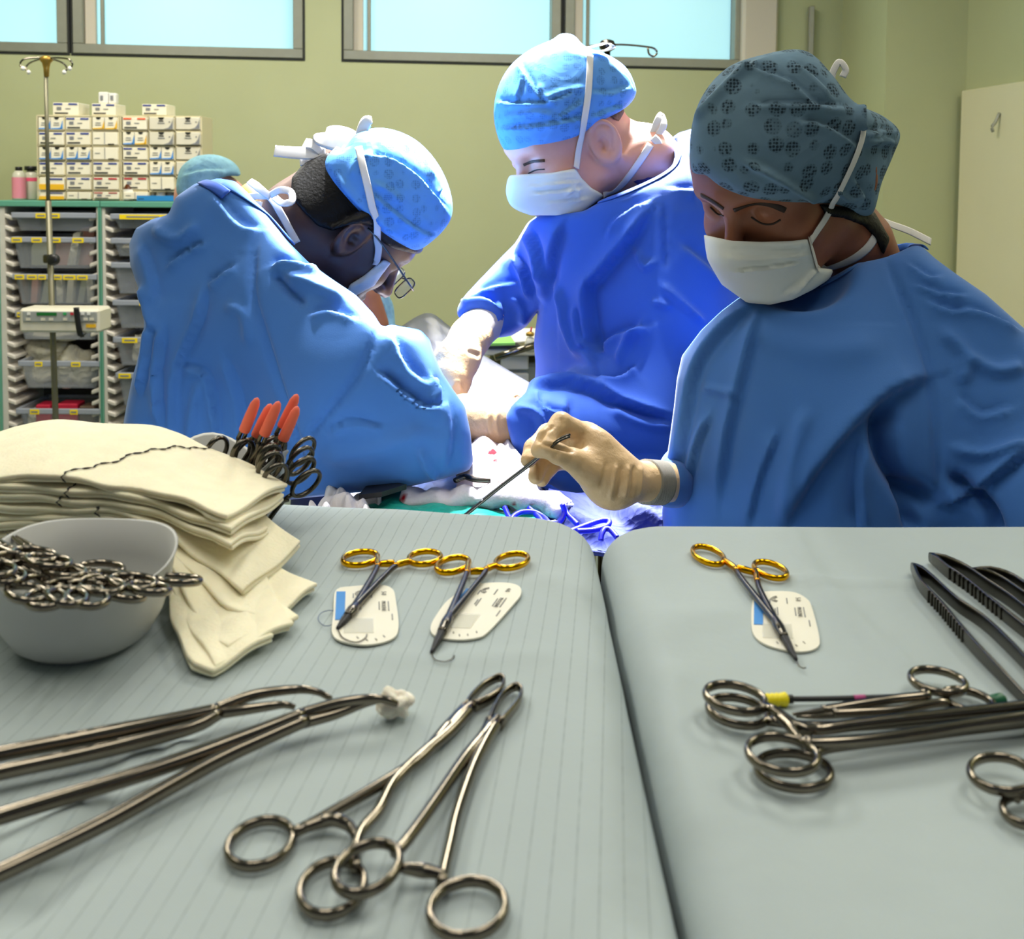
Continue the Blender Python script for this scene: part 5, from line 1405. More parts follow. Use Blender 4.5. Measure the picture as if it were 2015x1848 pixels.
gown = organic('gown', gN, (W(1290, 900, 1.0)[0] - .05, .84, .93), (W(2015, 700, 1.1)[0] + .10, 1.48, 1.42), .0040, M['gown'], pn, SN_, (.0006, 11, 4))
organic('gown_skirt', gN, (W(1290, 900, 1.0)[0] - .10, .84, .30), (W(2015, 700, 1.1)[0] + .10, 1.48, .945), .014, M['gown'], gown)
ribbon(gown, 'neck_binding', M['gown'], [(1615, 562), (1650, 545), (1700, 515), (1750, 494), (1800, 482), (1820, 488)], gN, .0045, .0012, .001, 30)
# far sleeve with knit cuff and the gloved hand
slv = chain([W(1425, 900, 1.18), W(1360, 938, 1.12), W(1312, 948, 1.05)], [.055, .031, .0225], .02)
organic('sleeve', slv, W(1285, 950, 1.0) - .09, W(1400, 900, 1.16) + np.array([.08, .08, .08]), .004, M['gown'], gown, [([(1298, 880), (1290, 910), (1296, 930)], 6, .004, 'ridge')], (.003, 40, 9))
def hpt(x, y, Y): return W(x, y, Y)
k_ = .95
palm = U(.022, chain([hpt(1325, 948, 1.045), hpt(1298, 948, 1.005), hpt(1255, 947, .985), hpt(1215, 945, .97)], [.0205, .0205, .0195, .0205]), ellip(hpt(1182, 912, .966), (.023, .016, .034), quat_R((.25, 1, .1), (-.35, 0, 1))),
         cone(hpt(1210, 940, .972), hpt(1152, 860, .980), .018, .012), cone(hpt(1205, 948, .962), hpt(1145, 915, .945), .0175, .0115))
palm = D(.006, palm, ellip(hpt(1118, 874, .928), (.017, .024, .0115)))
idx_ = chain([hpt(1148, 856, .972), hpt(1104, 832, .955), hpt(1076, 862, .938), hpt(1060, 886, .932)], [.0115, .0098, .0086, .0074], .004)
mid_ = chain([hpt(1136, 868, .985), hpt(1078, 854, .985), hpt(1050, 882, .965), hpt(1040, 905, .952)], [.0115, .0096, .0088, .0076], .004)
rng_ = chain([hpt(1136, 890, .992), hpt(1088, 890, .995), hpt(1062, 912, .978), hpt(1054, 938, .965)], [.011, .0094, .0086, .0074], .004)
lit_ = chain([hpt(1140, 910, .995), hpt(1100, 905, 1.0), hpt(1078, 922, .985), hpt(1066, 944, .975)], [.0105, .0088, .008, .007], .004)
thm_ = chain([hpt(1160, 930, .945), hpt(1126, 905, .938), hpt(1098, 893, .930), hpt(1074, 881, .927)], [.0135, .0105, .0092, .0082], .004)
hand = U(.006, palm, idx_, thm_); hand = U(.003, hand, mid_); hand = U(.003, hand, rng_); hand = U(.003, hand, lit_)
HS = [([(1064, 872), (1085, 877), (1110, 884), (1132, 889)], 4, -.0024, 'ridge'), ([(1058, 872), (1072, 852), (1090, 836)], 3.5, -.0020, 'ridge'), ([(1056, 908), (1062, 925), (1060, 945)], 3, -.0015, 'ridge'), ([(1196, 905), (1190, 930), (1182, 960)], 4, -.0012, 'ridge')] + [([(1212 + 12 * i, 912 + i), (1208 + 13 * i, 945), (1200 + 14 * i, 985 - 2 * i)], 3.5, .0018 * (1 if i % 2 == 0 else -1), 'ridge') for i in range(5)] + \
     [([(1098, 886), (1094, 900)], 2.5, -.0010, 'ridge'), ([(1092, 890), (1089, 903)], 2.5, -.0008, 'ridge'), ([(1104, 822), (1110, 838)], 3, -.001, 'ridge'), ([(1140, 885), (1150, 850)], 4, -.0012, 'ridge')]
b0, b1 = bounds([hpt(1030, 820, .93), hpt(1305, 1000, 1.0), hpt(1030, 1000, 1.01), hpt(1305, 820, 1.01)], .012)
gl = organic('glove', hand, b0, b1, .0017, M['glove'], pn, HS)
P = spline([hpt(1270, 948, .993), hpt(1283, 949, .999), hpt(1300, 950, 1.006)], 10)
mk('knit_cuff', *sweep(P, .0222, .0222, up=(0, 1, 0), segs=28), M['cuff'], gl)
# cap
CN = [(1362, 338), (1358, 275), (1370, 215), (1398, 165), (1440, 128), (1500, 108), (1562, 97), (1600, 108), (1640, 150), (1680, 200), (1740, 230), (1771, 262), (1758, 305), (1735, 360), (1718, 419), (1690, 423), (1650, 407), (1600, 402), (1550, 400), (1480, 392), (1420, 368), (1388, 344)]
capN = U(.035, loc(ellip((0, -.022, .052), (.106, .132, .112)), Rn, cN, 1.0), ellip(W(1690, 270, 1.15), (.08, .08, .075)), ellip(W(1672, 372, 1.10), (.062, .055, .055)))
capN = I(.016, capN, outline_field(CN, n=70));
NS = [([(1362, 240), (1400, 200), (1450, 150), (1510, 115)], 7, .004, 'ridge'), ([(1440, 125), (1500, 140), (1560, 165), (1600, 200), (1632, 210)], 7, .005, 'step'),
      ([(1480, 208), (1540, 205), (1600, 208), (1680, 212)], 7, .005, 'step'), ([(1570, 235), (1620, 245), (1660, 268), (1690, 290)], 8, .005, 'step'),
      ([(1460, 315), (1520, 345), (1570, 375), (1620, 400)], 7, .005, 'ridge'), ([(1690, 205), (1690, 240), (1696, 260)], 7, .006, 'ridge'),
      ([(1700, 262), (1740, 256), (1768, 262)], 6, .006, 'step'), ([(1700, 280), (1735, 278), (1760, 285)], 6, .004, 'ridge'), ([(1560, 120), (1600, 150), (1640, 190)], 8, .004, 'step'),
      ([(1680, 350), (1700, 390), (1690, 415)], 7, .004, 'step'), ([(1640, 370), (1670, 390), (1700, 380)], 6, .004, 'ridge')]
cap = organic('surgical_cap', capN, cN + np.array([-.19, -.20, -.13]), cN + np.array([.20, .20, .19]), .0032, M['cap_g'], pn, NS)
# mask
MN = [(1385, 462), (1440, 474), (1500, 476), (1560, 474), (1590, 470), (1598, 495), (1607, 527), (1645, 530), (1635, 548), (1600, 570), (1560, 590), (1515, 600), (1470, 596), (1420, 560), (1390, 510)]
mk_l = U(.03, off(HEAD, .006), ellip((0, .070, -.060), (.050, .046, .052)), ellip((0, .085, -.035), (.028, .030, .026)), ellip((0, .045, -.10), (.048, .045, .024)))
mskN = I(.006, loc(mk_l, Rn, cN, sN), outline_field(MN)); mskN = D(.002, mskN, loc(halfspace((0, .002, 0), (0, -1, 0)), Rn, cN))
mskN = I(.004, loc(mk_l, Rn, cN, sN), I(.004, outline_field(MN), loc(halfspace((0, -.004, 0), (0, -1, 0)), Rn, cN)))
msk = organic('face_mask', mskN, cN + np.array([-.16, -.16, -.18]), cN + np.array([.14, .14, .06]), .0026, M['maskw'], pn,
      [([(1416, 490), (1500, 492), (1595, 488)], 3, -.0012, 'ridge'), ([(1420, 503), (1500, 506), (1598, 498)], 4, .0022, 'step'), ([(1440, 532), (1520, 525), (1580, 512)], 4, .0026, 'step'),
       ([(1560, 578), (1590, 545), (1605, 530)], 5, .003, 'ridge'), ([(1540, 580), (1580, 550)], 5, .002, 'step')])
allN = U(0, body, capN, mskN, gN)
ribbon(msk, 'mask_tie', M['tape'], [(1590, 474), (1604, 452), (1622, 425), (1650, 370), (1676, 315), (1692, 270), (1694, 245)], allN, .0047, lift=.0032)
ribbon(msk, 'mask_tie', M['tape'], [(1606, 528), (1640, 524), (1680, 508), (1708, 486), (1722, 462), (1724, 440)], allN, .0048)
ribbon(msk, 'side_binding', M['tape'], [(1590, 471), (1597, 495), (1606, 528)], allN, .0042, .0008, .0015, 14)
strip(msk, 'tie_end', M['tape'], [(1722, 425, 1.17), (1750, 440, 1.19), (1790, 455, 1.2), (1832, 476, 1.2)], .0062, up=(.2, -1, .9))
strip(msk, 'tie_end', M['tape'], [(1636, 158, 1.17), (1640, 140, 1.17), (1652, 122, 1.17), (1664, 136, 1.17), (1658, 152, 1.17)], .004, up=(0, -1, .3))
for pts, r in (([(1444, 414), (1484, 401), (1520, 404), (1545, 414)], .0030), ([(1380, 384), (1402, 396), (1424, 411)], .0024), ([(1478, 427), (1500, 440), (1520, 441), (1536, 432)], .0010), ([(1398, 408), (1412, 421), (1424, 424)], .0009)):
    ribbon(pn, 'eyebrow' if r > .0015 else 'eyelashes', M['brow'], pts, body, r, .0008, .0004, 20)
hN2 = I(.004, off(body, .0035), outline_field([(1610, 400), (1720, 415), (1752, 470), (1738, 505), (1722, 470), (1700, 445), (1660, 430), (1625, 425)]))
organic('hair', hN2, W(1610, 400, 1.0), W(1760, 400, 1.25) + np.array([.02, 0, .03]), .003, M['hair'], pn) if False else organic('hair', hN2, cN + np.array([-.02, -.12, -.16]), cN + np.array([.16, .16, .04]), .003, M['hair'], pn)
legs(pn, W(1620, 900, 1.16)[0], 1.2, .5)
# forceps in the hand
ft = thing('dissecting_forceps', W(915, 1015, .99), 'thin steel forceps held in the gloved fingers above the field', 'forceps')
P = spline([W(1122, 857, .925), W(1102, 865, .922), W(1076, 886, .928), W(1040, 916, .942), W(985, 958, .965), W(940, 994, .98), (W(914, 1015, .99))], 40)
uu = np.linspace(0, 1, 40)
mk('arm', *sweep(P + np.array([0, .0012, .0006]), np.interp(uu, [0, .2, .6, .8, 1], [.0010, .0020, .0019, .0022, .0012]), .0011), M['steel_d'], ft)
mk('arm', *sweep(P - np.array([.0004, .0014, .0008]), np.interp(uu, [0, .2, .6, .8, 1], [.0010, .0020, .0019, .0022, .0012]), .0011), M['steel_d'], ft)
mk('serrated_tip', *sweep(P[31:] + np.array([0, -.0006, .0]), np.interp(np.linspace(0, 1, 9), [0, .3, 1], [.0024, .0032, .0018]), .0018), M['carbide'], ft)

# ------------------------------------------------------------------ surgeon facing the field
pm = thing('person', (W(1300, 700, 1.62)[0], 1.62, 0), 'person in vivid blue gown with white-lit cap and mask, arms over the field', 'person')
f0 = np.array([-math.sin(math.radians(60)), -math.cos(math.radians(60)), 0]); p_ = math.radians(27)
Rm = quat_R(f0 * math.cos(p_) + np.array([0, 0, -math.sin(p_)]), f0 * math.sin(p_) + np.array([0, 0, math.cos(p_)])); sM = .97
cM = W(1188, 276, 1.475) - Rm @ np.array([-.079, -.012, -.006]) * sM
hM = loc(HEAD, Rm, cM, sM)
bodyM = U(.035, hM, chain([cM + Rm @ np.array([0, -.035, -.05]), W(1262, 320, 1.55), W(1330, 420, 1.60)], [.060, .060, .075]))
organic('body', bodyM, cM + np.array([-.17, -.16, -.22]), cM + np.array([.24, .20, .15]), .0028, M['skin_b'], pm, [([(1168, 268), (1176, 250), (1192, 246), (1206, 262), (1206, 290), (1194, 310)], 4, -.0022, 'ridge'), ([(1182, 272), (1190, 286), (1186, 298)], 7, -.0045, 'ridge')])
gp = [(1112, 420), (1075, 414), (1040, 438), (1015, 480), (985, 510), (950, 545), (915, 580), (900, 605), (901, 628), (930, 610), (962, 616), (982, 640), (975, 666), (1005, 662), (1035, 640), (1060, 606), (1066, 585),
      (1062, 610), (1050, 690), (1040, 745), (1034, 772), (1008, 795), (994, 818), (1000, 852), (1010, 885), (1032, 935), (1062, 962), (1100, 985), (1190, 1070), (1150, 4200), (2300, 4200), (1900, 600),
      (1560, 330), (1420, 262), (1362, 254), (1335, 262), (1318, 276), (1332, 322), (1300, 345), (1250, 368), (1190, 392), (1150, 415)]
gM = U(.05, cone(W(1180, 460, 1.56), W(1200, 620, 1.56), .115, .12), chain([W(1330, 400, 1.63), W(1290, 620, 1.63), W(1290, 900, 1.63), np.array([W(1290, 900, 1.63)[0], 1.68, .35])], [.155, .185, .20, .24]),
       chain([W(1310, 470, 1.52), W(1330, 650, 1.47), W(1300, 830, 1.44)], [.115, .10, .095]),
       chain([W(1300, 840, 1.44), W(1150, 850, 1.40), W(1010, 835, 1.36)], [.095, .085, .060]),
       chain([W(1130, 500, 1.66), W(1020, 560, 1.62), W(945, 628, 1.56)], [.095, .078, .052]))
gM = I(.012, gM, outline_field(gp)); gM = D(.012, gM, chain([W(1240, 290, 1.53), W(1290, 350, 1.57)], [.060, .064]))
SM = [([(1309, 395), (1310, 460), (1311, 530)], 5, -.004, 'ridge'), ([(1192, 470), (1205, 440), (1240, 412), (1275, 395)], 8, .005, 'step'),
      ([(1279, 417), (1237, 478), (1182, 543), (1159, 572), (1166, 660), (1172, 720)], 15, .016, 'step'), ([(1088, 555), (1107, 598), (1120, 650), (1164, 727)], 8, .009, 'ridge'),
      ([(1302, 559), (1351, 605), (1386, 637)], 6, .006, 'ridge'), ([(1285, 592), (1320, 605)], 5, .005, 'ridge'), ([(1250, 490), (1268, 525), (1290, 512)], 6, .005, 'ridge'),
      ([(1272, 626), (1234, 681), (1215, 720)], 8, .007, 'ridge'), ([(1172, 746), (1218, 745), (1252, 720)], 8, .010, 'step'), ([(1180, 690), (1210, 660), (1280, 640)], 12, .012, 'step'),
      ([(1040, 755), (1102, 745), (1164, 760), (1218, 787), (1325, 822)], 10, -.014, 'step'), ([(1063, 760), (1067, 797), (1121, 822)], 7, .008, 'step'), ([(1012, 800), (1060, 820), (1070, 870)], 7, .006, 'ridge'),
      ([(1120, 780), (1115, 850), (1125, 930)], 10, .007, 'step'), ([(1200, 800), (1260, 830), (1320, 840)], 10, .006, 'ridge'), ([(1050, 850), (1062, 910), (1085, 960)], 9, .008, 'step'), ([(1160, 870), (1200, 900), (1300, 900)], 12, .006, 'step'),
      ([(1010, 500), (1040, 540), (1052, 590)], 9, .012, 'step'), ([(1040, 450), (1065, 500), (1080, 560)], 10, .012, 'step'), ([(935, 575), (985, 560), (1030, 555)], 8, .007, 'step'), ([(905, 590), (950, 588), (985, 605)], 7, .008, 'step'),
      ([(985, 592), (990, 620), (975, 640)], 6, .006, 'step'), ([(1005, 585), (1025, 605), (1030, 640)], 7, .006, 'ridge'), ([(1110, 440), (1085, 520), (1075, 600)], 14, .010, 'step'), ([(1340, 480), (1390, 520), (1430, 560)], 14, .005, 'step'),
      ([(1320, 370), (1370, 380), (1420, 420)], 9, .005, 'step'), ([(1345, 300), (1360, 340), (1370, 400)], 8, .005, 'step'), ([(1140, 600), (1150, 660), (1190, 700)], 10, .007, 'step')]
gw = organic('gown', gM, (W(900, 600, 1.55)[0] - .06, 1.22, .80), (W(1560, 600, 1.7)[0], 1.90, 1.56), .0046, M['gown_b'], pm, SM, (.0010, 13, 8))
organic('gown_skirt', gM, (W(900, 600, 1.55)[0] - .10, 1.22, .36), (W(1700, 600, 1.7)[0], 1.98, .82), .016, M['gown_b'], gw)
ribbon(gw, 'neck_binding', M['gown_b'], [(1180, 398), (1215, 386), (1250, 372), (1300, 348), (1330, 325), (1336, 300), (1322, 276)], gM, .006, .0012, .001, 30)
for nm, pp, rr in (('glove', [(952, 632, 1.54), (925, 664, 1.50), (902, 705, 1.47), (888, 742, 1.45)], [.031, .029, .030, .029]), ('glove', [(1010, 832, 1.36), (965, 828, 1.35), (925, 822, 1.36), (890, 835, 1.40)], [.034, .031, .030, .030])):
    pts = [W(*q) for q in pp]; base = chain(pts, rr, .01); d = pts[-1] - pts[-2]; d /= np.linalg.norm(d); sd_ = np.cross(d, (0, 1, 0)); sd_ /= np.linalg.norm(sd_)
    fs = [base]
    dn = np.array([-.1, .25, -1.0]) if nm == 'glove' else d
    for k in range(4):
        b_ = pts[-1] + sd_ * (.024 - .016 * k) * .8; fs.append(chain([b_, b_ + d * .035 + dn * .006, b_ + d * .05 + dn * .032, b_ + d * .052 + dn * .055], [.0105, .0095, .009, .0075], .003))
    tb = pts[-2] + sd_ * (-.022); fs.append(chain([tb, tb + d * .035 - sd_ * .014 + dn * .012, tb + d * .06 - sd_ * .008 + dn * .035], [.013, .0105, .0085], .003))
    hf = fs[0]
    for g in fs[1:]: hf = U(.006, hf, g)
    b0, b1 = bounds(pts + [pts[-1] + d * .09 + dn * .06], .05)
    cx_, cy_ = pp[0][0], pp[0][1]
    g_ = organic('glove', hf, b0, b1, .0026, M['glove'], pm, [([(920, 690), (945, 700)], 4, -.002, 'ridge'), ([(968, 808), (960, 830), (966, 856)], 4, .0022, 'ridge'), ([(982, 806), (975, 830), (982, 858)], 4, .002, 'ridge'), ([(885, 765), (900, 750), (908, 770)], 4, .002, 'ridge')])
    P = spline(np.array([pts[0] + (pts[0] - pts[1]) * .12, pts[0] * .6 + pts[1] * .4, pts[0] * .25 + pts[1] * .75]), 8)
    if cx_ < 1000: mk('glove_cuff', *sweep(P, np.array([.0345, .0335, .0325, .0318, .0312, .0308, .0304, .030]), up=(0, 1, 0), segs=26), mat('grey_glove_cuff', '#B9B2A8', .6, bump=('noise', 60, .3, .004)), g_)
    Rg = quat_R(pts[0] - pts[1], (0, 1, .01)); th_ = np.linspace(0, 2 * math.pi, 28, endpoint=False)
    mk('rolled_edge', *sweep(np.array([pts[0] + (pts[0] - pts[1]) * .10 + Rg @ np.array([math.cos(a) * rr[0] * 1.09, 0, math.sin(a) * rr[0] * 1.09]) for a in th_]), .0016, closed=True, up=tuple(Rg[:, 1])), M['glove'], g_)
CM = [(986, 300), (972, 262), (967, 215), (977, 165), (1000, 125), (1040, 95), (1086, 76), (1096, 62), (1112, 59), (1130, 68), (1150, 90), (1200, 110), (1235, 136), (1253, 170), (1254, 186), (1240, 204), (1222, 218), (1185, 238), (1140, 266), (1080, 287), (1030, 300)]
capM = loc(U(.03, ellip((0, -.018, .050), (.092, .118, .105)), ellip((0, -.055, .06), (.085, .085, .085))), Rm, cM, sM)
capM = I(.014, capM, outline_field(CM, n=70))
capo = organic('surgical_cap', capM, cM + np.array([-.19, -.18, -.10]), cM + np.array([.18, .18, .20]), .0034, M['cap_b'], pm,
     [([(1024, 120), (1030, 160), (1015, 205)], 5, .004, 'step'), ([(1024, 125), (1050, 170), (1070, 200)], 5, .005, 'step'), ([(975, 198), (1020, 204), (1080, 200), (1140, 175)], 5, .005, 'step'), ([(1070, 195), (1110, 180), (1150, 172)], 5, .004, 'ridge'),
      ([(980, 250), (1040, 248), (1100, 240), (1150, 230)], 6, .005, 'step'), ([(1090, 235), (1120, 215), (1150, 195)], 5, .004, 'step'), ([(1165, 230), (1200, 215), (1228, 206)], 5, .004, 'step'), ([(1160, 180), (1200, 182), (1240, 170)], 6, .004, 'step'), ([(1060, 165), (1070, 190), (1090, 205)], 5, .004, 'ridge'), ([(990, 230), (1050, 222), (1090, 228)], 5, .003, 'ridge')])
hairM = I(.004, loc(off(HEAD, .0035), Rm, cM, sM), outline_field([(1196, 228), (1232, 205), (1262, 190), (1262, 215), (1248, 240), (1235, 260), (1222, 262), (1212, 240)]))
organic('hair', hairM, cM + np.array([-.05, -.14, -.06]), cM + np.array([.16, .16, .10]), .0034, M['hair_b'], pm)
MM = [(1000, 345), (1045, 342), (1085, 340), (1133, 331), (1144, 350), (1164, 370), (1192, 385), (1170, 400), (1142, 422), (1115, 428), (1088, 424), (1045, 424), (1000, 408), (985, 365)]
mm_l = U(.03, off(HEAD, .006), ellip((0, .070, -.060), (.050, .046, .052)), ellip((0, .086, -.035), (.028, .030, .026)), ellip((0, .045, -.10), (.048, .045, .024)))
mskM = I(.005, loc(mm_l, Rm, cM, sM), I(.004, outline_field(MM), loc(halfspace((0, -.002, 0), (0, -1, 0)), Rm, cM)))
msm = organic('face_mask', mskM, cM + np.array([-.20, -.16, -.18]), cM + np.array([.10, .16, .05]), .0028, M['maskw'], pm,
      [([(1034, 352), (1080, 348), (1134, 342)], 3, -.0012, 'ridge'), ([(1040, 366), (1090, 360), (1145, 356)], 4, .0026, 'step'), ([(1046, 382), (1100, 375), (1150, 368)], 4, .003, 'step'), ([(1110, 385), (1130, 368), (1140, 390)], 4, .003, 'ridge'), ([(1070, 398), (1110, 395), (1160, 388)], 4, .002, 'step')])
allM = U(0, bodyM, capM, mskM, gM)
ribbon(msm, 'mask_tie', M['tape'], [(1132, 333), (1136, 300), (1142, 270), (1150, 225), (1156, 185), (1159, 140), (1160, 110)], allM, .0050, lift=.0030)
ribbon(msm, 'mask_tie', M['tape'], [(1186, 384), (1212, 374), (1235, 350), (1258, 318), (1280, 285)], allM, .0052, n=30)
strip(msm, 'tie_bow', M['tape'], [(1272, 300, 1.50, .9), (1284, 270, 1.51, 1.2), (1296, 235, 1.52, 1.0), (1302, 226, 1.53, .7), (1306, 245, 1.52, 1.0), (1294, 268, 1.51, .8)], .006, up=(.4, -1, .2))
strip(msm, 'tie_bow', M['tape'], [(1285, 270, 1.50), (1296, 285, 1.50), (1288, 318, 1.50), (1280, 344, 1.50)], .0065, up=(.4, -1, .2))
strip(capo, 'cap_tie', M['tape'], [(1150, 95, 1.46), (1175, 90, 1.47), (1195, 85, 1.48), (1206, 92, 1.49), (1190, 100, 1.48), (1170, 100, 1.47)], .006, up=(0, -.3, 1))
mk('scrub_collar', *sweep(spline([W(1266, 372, 1.5), W(1290, 340, 1.50), W(1318, 300, 1.52), W(1322, 280, 1.56)], 14), .020, .004, up=(.3, -1, .3)), M['scrub'], pm)
ribbon(pm, 'eyebrow', M['hair_b'], [(1030, 325), (1048, 318), (1072, 316)], bodyM, .0022, .0009, .0003, 14)
ribbon(pm, 'eyelashes', M['brow'], [(1040, 341), (1056, 334), (1072, 333)], bodyM, .0010, .0006, .0003, 12)
legs(pm, W(1320, 700, 1.66)[0], 1.72, .55)

# ------------------------------------------------------------------ surgeon with back to the camera
pl = thing('person', (W(420, 700, 1.42)[0], 1.42, 0), 'person with back turned in blue gown, bow-tied blue cap and glasses', 'person')
Rl = quat_R((.62, .34, -.70), (.62, .08, .76)); sL = .98
cL = W(700, 462, 1.365) - Rl @ np.array([.079, -.008, -.006]) * sL
hL = loc(HEAD, Rl, cL, sL)
bodyL = U(.04, hL, chain([cL + Rl @ np.array([0, -.035, -.04]), W(590, 440, 1.41), W(520, 520, 1.42)], [.062, .062, .08]))
organic('body', bodyL, cL + np.array([-.26, -.15, -.20]), cL + np.array([.17, .18, .16]), .0028, M['skin_c'], pl, [([(722, 455), (712, 444), (694, 448), (680, 462), (676, 480)], 4, -.0022, 'ridge'), ([(706, 462), (694, 470), (690, 482)], 6, -.004, 'ridge')])
gl_ = [(430, 352), (385, 362), (347, 388), (332, 424), (300, 432), (268, 450), (255, 480), (257, 520), (271, 560), (280, 590), (285, 640), (278, 690), (262, 740), (250, 800), (240, 860), (150, 4500), (620, 4500), (560, 1100), (545, 1010), (548, 986),
       (620, 977), (700, 970), (800, 958), (880, 940), (924, 926), (932, 910), (926, 850), (915, 800), (890, 766), (870, 735), (855, 700), (845, 668), (828, 650), (770, 638), (752, 645), (735, 618), (700, 580), (660, 553), (610, 518), (570, 478), (530, 430), (490, 383), (462, 358)]
gL = U(.06, chain([W(460, 470, 1.43), W(430, 650, 1.44), W(420, 900, 1.44), np.array([W(420, 900, 1.44)[0], 1.48, .35])], [.14, .17, .19, .22]),
       cone(W(340, 500, 1.50), W(330, 700, 1.50), .085, .09), cone(W(420, 430, 1.46), W(620, 590, 1.36), .085, .105),
       chain([W(600, 620, 1.36), W(730, 740, 1.29), W(860, 830, 1.26)], [.125, .115, .085], .03), chain([W(870, 850, 1.27), W(900, 880, 1.36), W(935, 850, 1.46)], [.085, .06, .05]),
       cone(W(560, 880, 1.37), W(850, 880, 1.28), .11, .075))
gL = I(.020, gL, outline_field(gl_)); gL = D(.012, gL, U(.02, chain([W(620, 430, 1.39), W(530, 450, 1.44)], [.066, .07]), cone(W(720, 500, 1.38), W(660, 510, 1.40), .08, .08)))
SL = [([(519, 449), (501, 488), (497, 575), (519, 657), (549, 761), (588, 887), (592, 965)], 7, -.005, 'ridge'), ([(748, 644), (705, 739), (644, 813), (592, 878)], 7, -.005, 'ridge'),
      ([(324, 527), (360, 500), (406, 475)], 6, .006, 'step'), ([(406, 562), (462, 523)], 7, .006, 'step'), ([(406, 562), (393, 631), (350, 731), (341, 869)], 9, .009, 'step'), ([(302, 636), (294, 705), (276, 780)], 7, .009, 'step'),
      ([(324, 640), (311, 739), (320, 840)], 9, .011, 'step'), ([(350, 722), (402, 731), (419, 783), (432, 861)], 8, .009, 'step'), ([(395, 745), (380, 800), (372, 870)], 8, .006, 'ridge'), ([(285, 560), (295, 620), (310, 650)], 7, .006, 'ridge'),
      ([(532, 523), (566, 514), (631, 532)], 9, .009, 'step'), ([(540, 535), (560, 560), (600, 600)], 9, -.008, 'ridge'), ([(610, 618), (650, 612), (700, 628)], 9, .006, 'step'), ([(560, 545), (610, 560), (680, 590)], 10, .006, 'ridge'),
      ([(744, 731), (800, 778), (843, 804), (869, 796)], 8, .012, 'step'), ([(852, 739), (868, 770), (861, 800)], 8, .010, 'step'), ([(826, 882), (843, 921), (861, 939)], 6, .007, 'ridge'), ([(640, 850), (690, 830), (760, 840)], 9, .006, 'step'),
      ([(770, 650), (800, 720), (850, 760)], 14, .008, 'step'), ([(880, 780), (890, 850), (880, 920)], 12, .007, 'step'), ([(630, 900), (740, 880), (850, 850)], 20, .006, 'ridge'), ([(420, 380), (470, 440), (510, 450)], 12, .006, 'step'), ([(440, 700), (470, 780), (480, 880)], 12, .006, 'step'),
      ([(300, 450), (350, 470), (390, 440)], 10, .006, 'ridge'), ([(280, 480), (300, 540), (310, 600)], 12, .006, 'step'), ([(440, 600), (480, 620), (490, 680)], 10, .004, 'ridge')]
gwl = organic('gown', gL, (W(240, 800, 1.45)[0] - .09, 1.08, .80), (W(932, 900, 1.3)[0] + .10, 1.72, 1.44), .0046, M['gown'], pl, SL, (.0008, 12, 21))
organic('gown_skirt', gL, (W(240, 800, 1.45)[0] - .12, 1.08, .34), (W(932, 900, 1.3)[0] + .10, 1.75, .82), .016, M['gown'], gwl)
ribbon(gwl, 'neck_binding', M['gown'], [(436, 362), (462, 374), (500, 402), (530, 428), (558, 460), (575, 480)], gL, .0065, .0014, .0015, 30)
ribbon(gwl, 'neck_fastener', M['gown_b'], [(400, 360), (425, 370), (445, 384)], gL, .008, .0016, .002, 12)
mk('undershirt_collar', *sweep(spline([W(472, 372, 1.40), W(500, 398, 1.395), W(530, 428, 1.385), W(560, 462, 1.375)], 14), .013, .004, up=(.3, -1, .5)), M['undershirt'], pl)
CL = [(637, 326), (650, 300), (680, 288), (700, 264), (730, 253), (770, 252), (820, 268), (855, 300), (880, 345), (893, 390), (893, 420), (880, 445), (850, 475), (822, 492), (800, 486), (760, 462), (720, 430), (680, 390), (650, 355)]
capL = loc(U(.03, ellip((0, -.005, .055), (.096, .118, .098)), ellip((0, .03, .05), (.088, .085, .085))), Rl, cL, sL); capL = I(.016, capL, outline_field(CL, n=70))
cpl = organic('surgical_cap', capL, cL + np.array([-.17, -.18, -.12]), cL + np.array([.22, .20, .20]), .0034, M['cap_b'], pl,
     [([(720, 305), (770, 312), (820, 345), (855, 385), (880, 412)], 5, .005, 'step'), ([(735, 300), (700, 320), (690, 350)], 6, .003, 'ridge'), ([(730, 375), (780, 420), (830, 455), (858, 462)], 5, .004, 'step'), ([(862, 330), (870, 370), (858, 390)], 5, .004, 'step'),
      ([(660, 340), (690, 380), (730, 420), (790, 470)], 6, .004, 'ridge'), ([(790, 270), (830, 300), (860, 350)], 7, .004, 'step'), ([(735, 360), (770, 380), (790, 400)], 5, .003, 'ridge')])
hairL = I(.004, off(bodyL, .005), outline_field([(573, 388), (574, 350), (600, 318), (645, 300), (720, 380), (830, 470), (838, 500), (815, 500), (770, 488), (742, 470), (735, 448), (715, 440), (690, 442), (655, 455), (625, 445), (600, 420)]))
organic('hair', hairL, cL + np.array([-.20, -.16, -.14]), cL + np.array([.15, .15, .16]), .0034, M['hair'], pl)
ml_l = U(.03, off(HEAD, .006), ellip((0, .070, -.060), (.050, .046, .052)), ellip((0, .086, -.035), (.028, .030, .026)), ellip((0, .045, -.10), (.048, .045, .024)))
mskL = I(.005, loc(ml_l, Rl, cL, sL), loc(halfspace((0, .030, 0), (0, -1, -.15)), Rl, cL)); mskL = I(.004, mskL, outline_field([(678, 590), (704, 580), (737, 562), (752, 540), (770, 517), (754, 510), (738, 524), (715, 543), (688, 560)]))
msl = organic('face_mask', mskL, cL + np.array([-.10, -.14, -.20]), cL + np.array([.16, .18, .08]), .003, M['maskw'], pl, [([(700, 560), (730, 540), (760, 520)], 4, .003, 'step')])
allL = U(0, bodyL, capL, mskL, hairL)
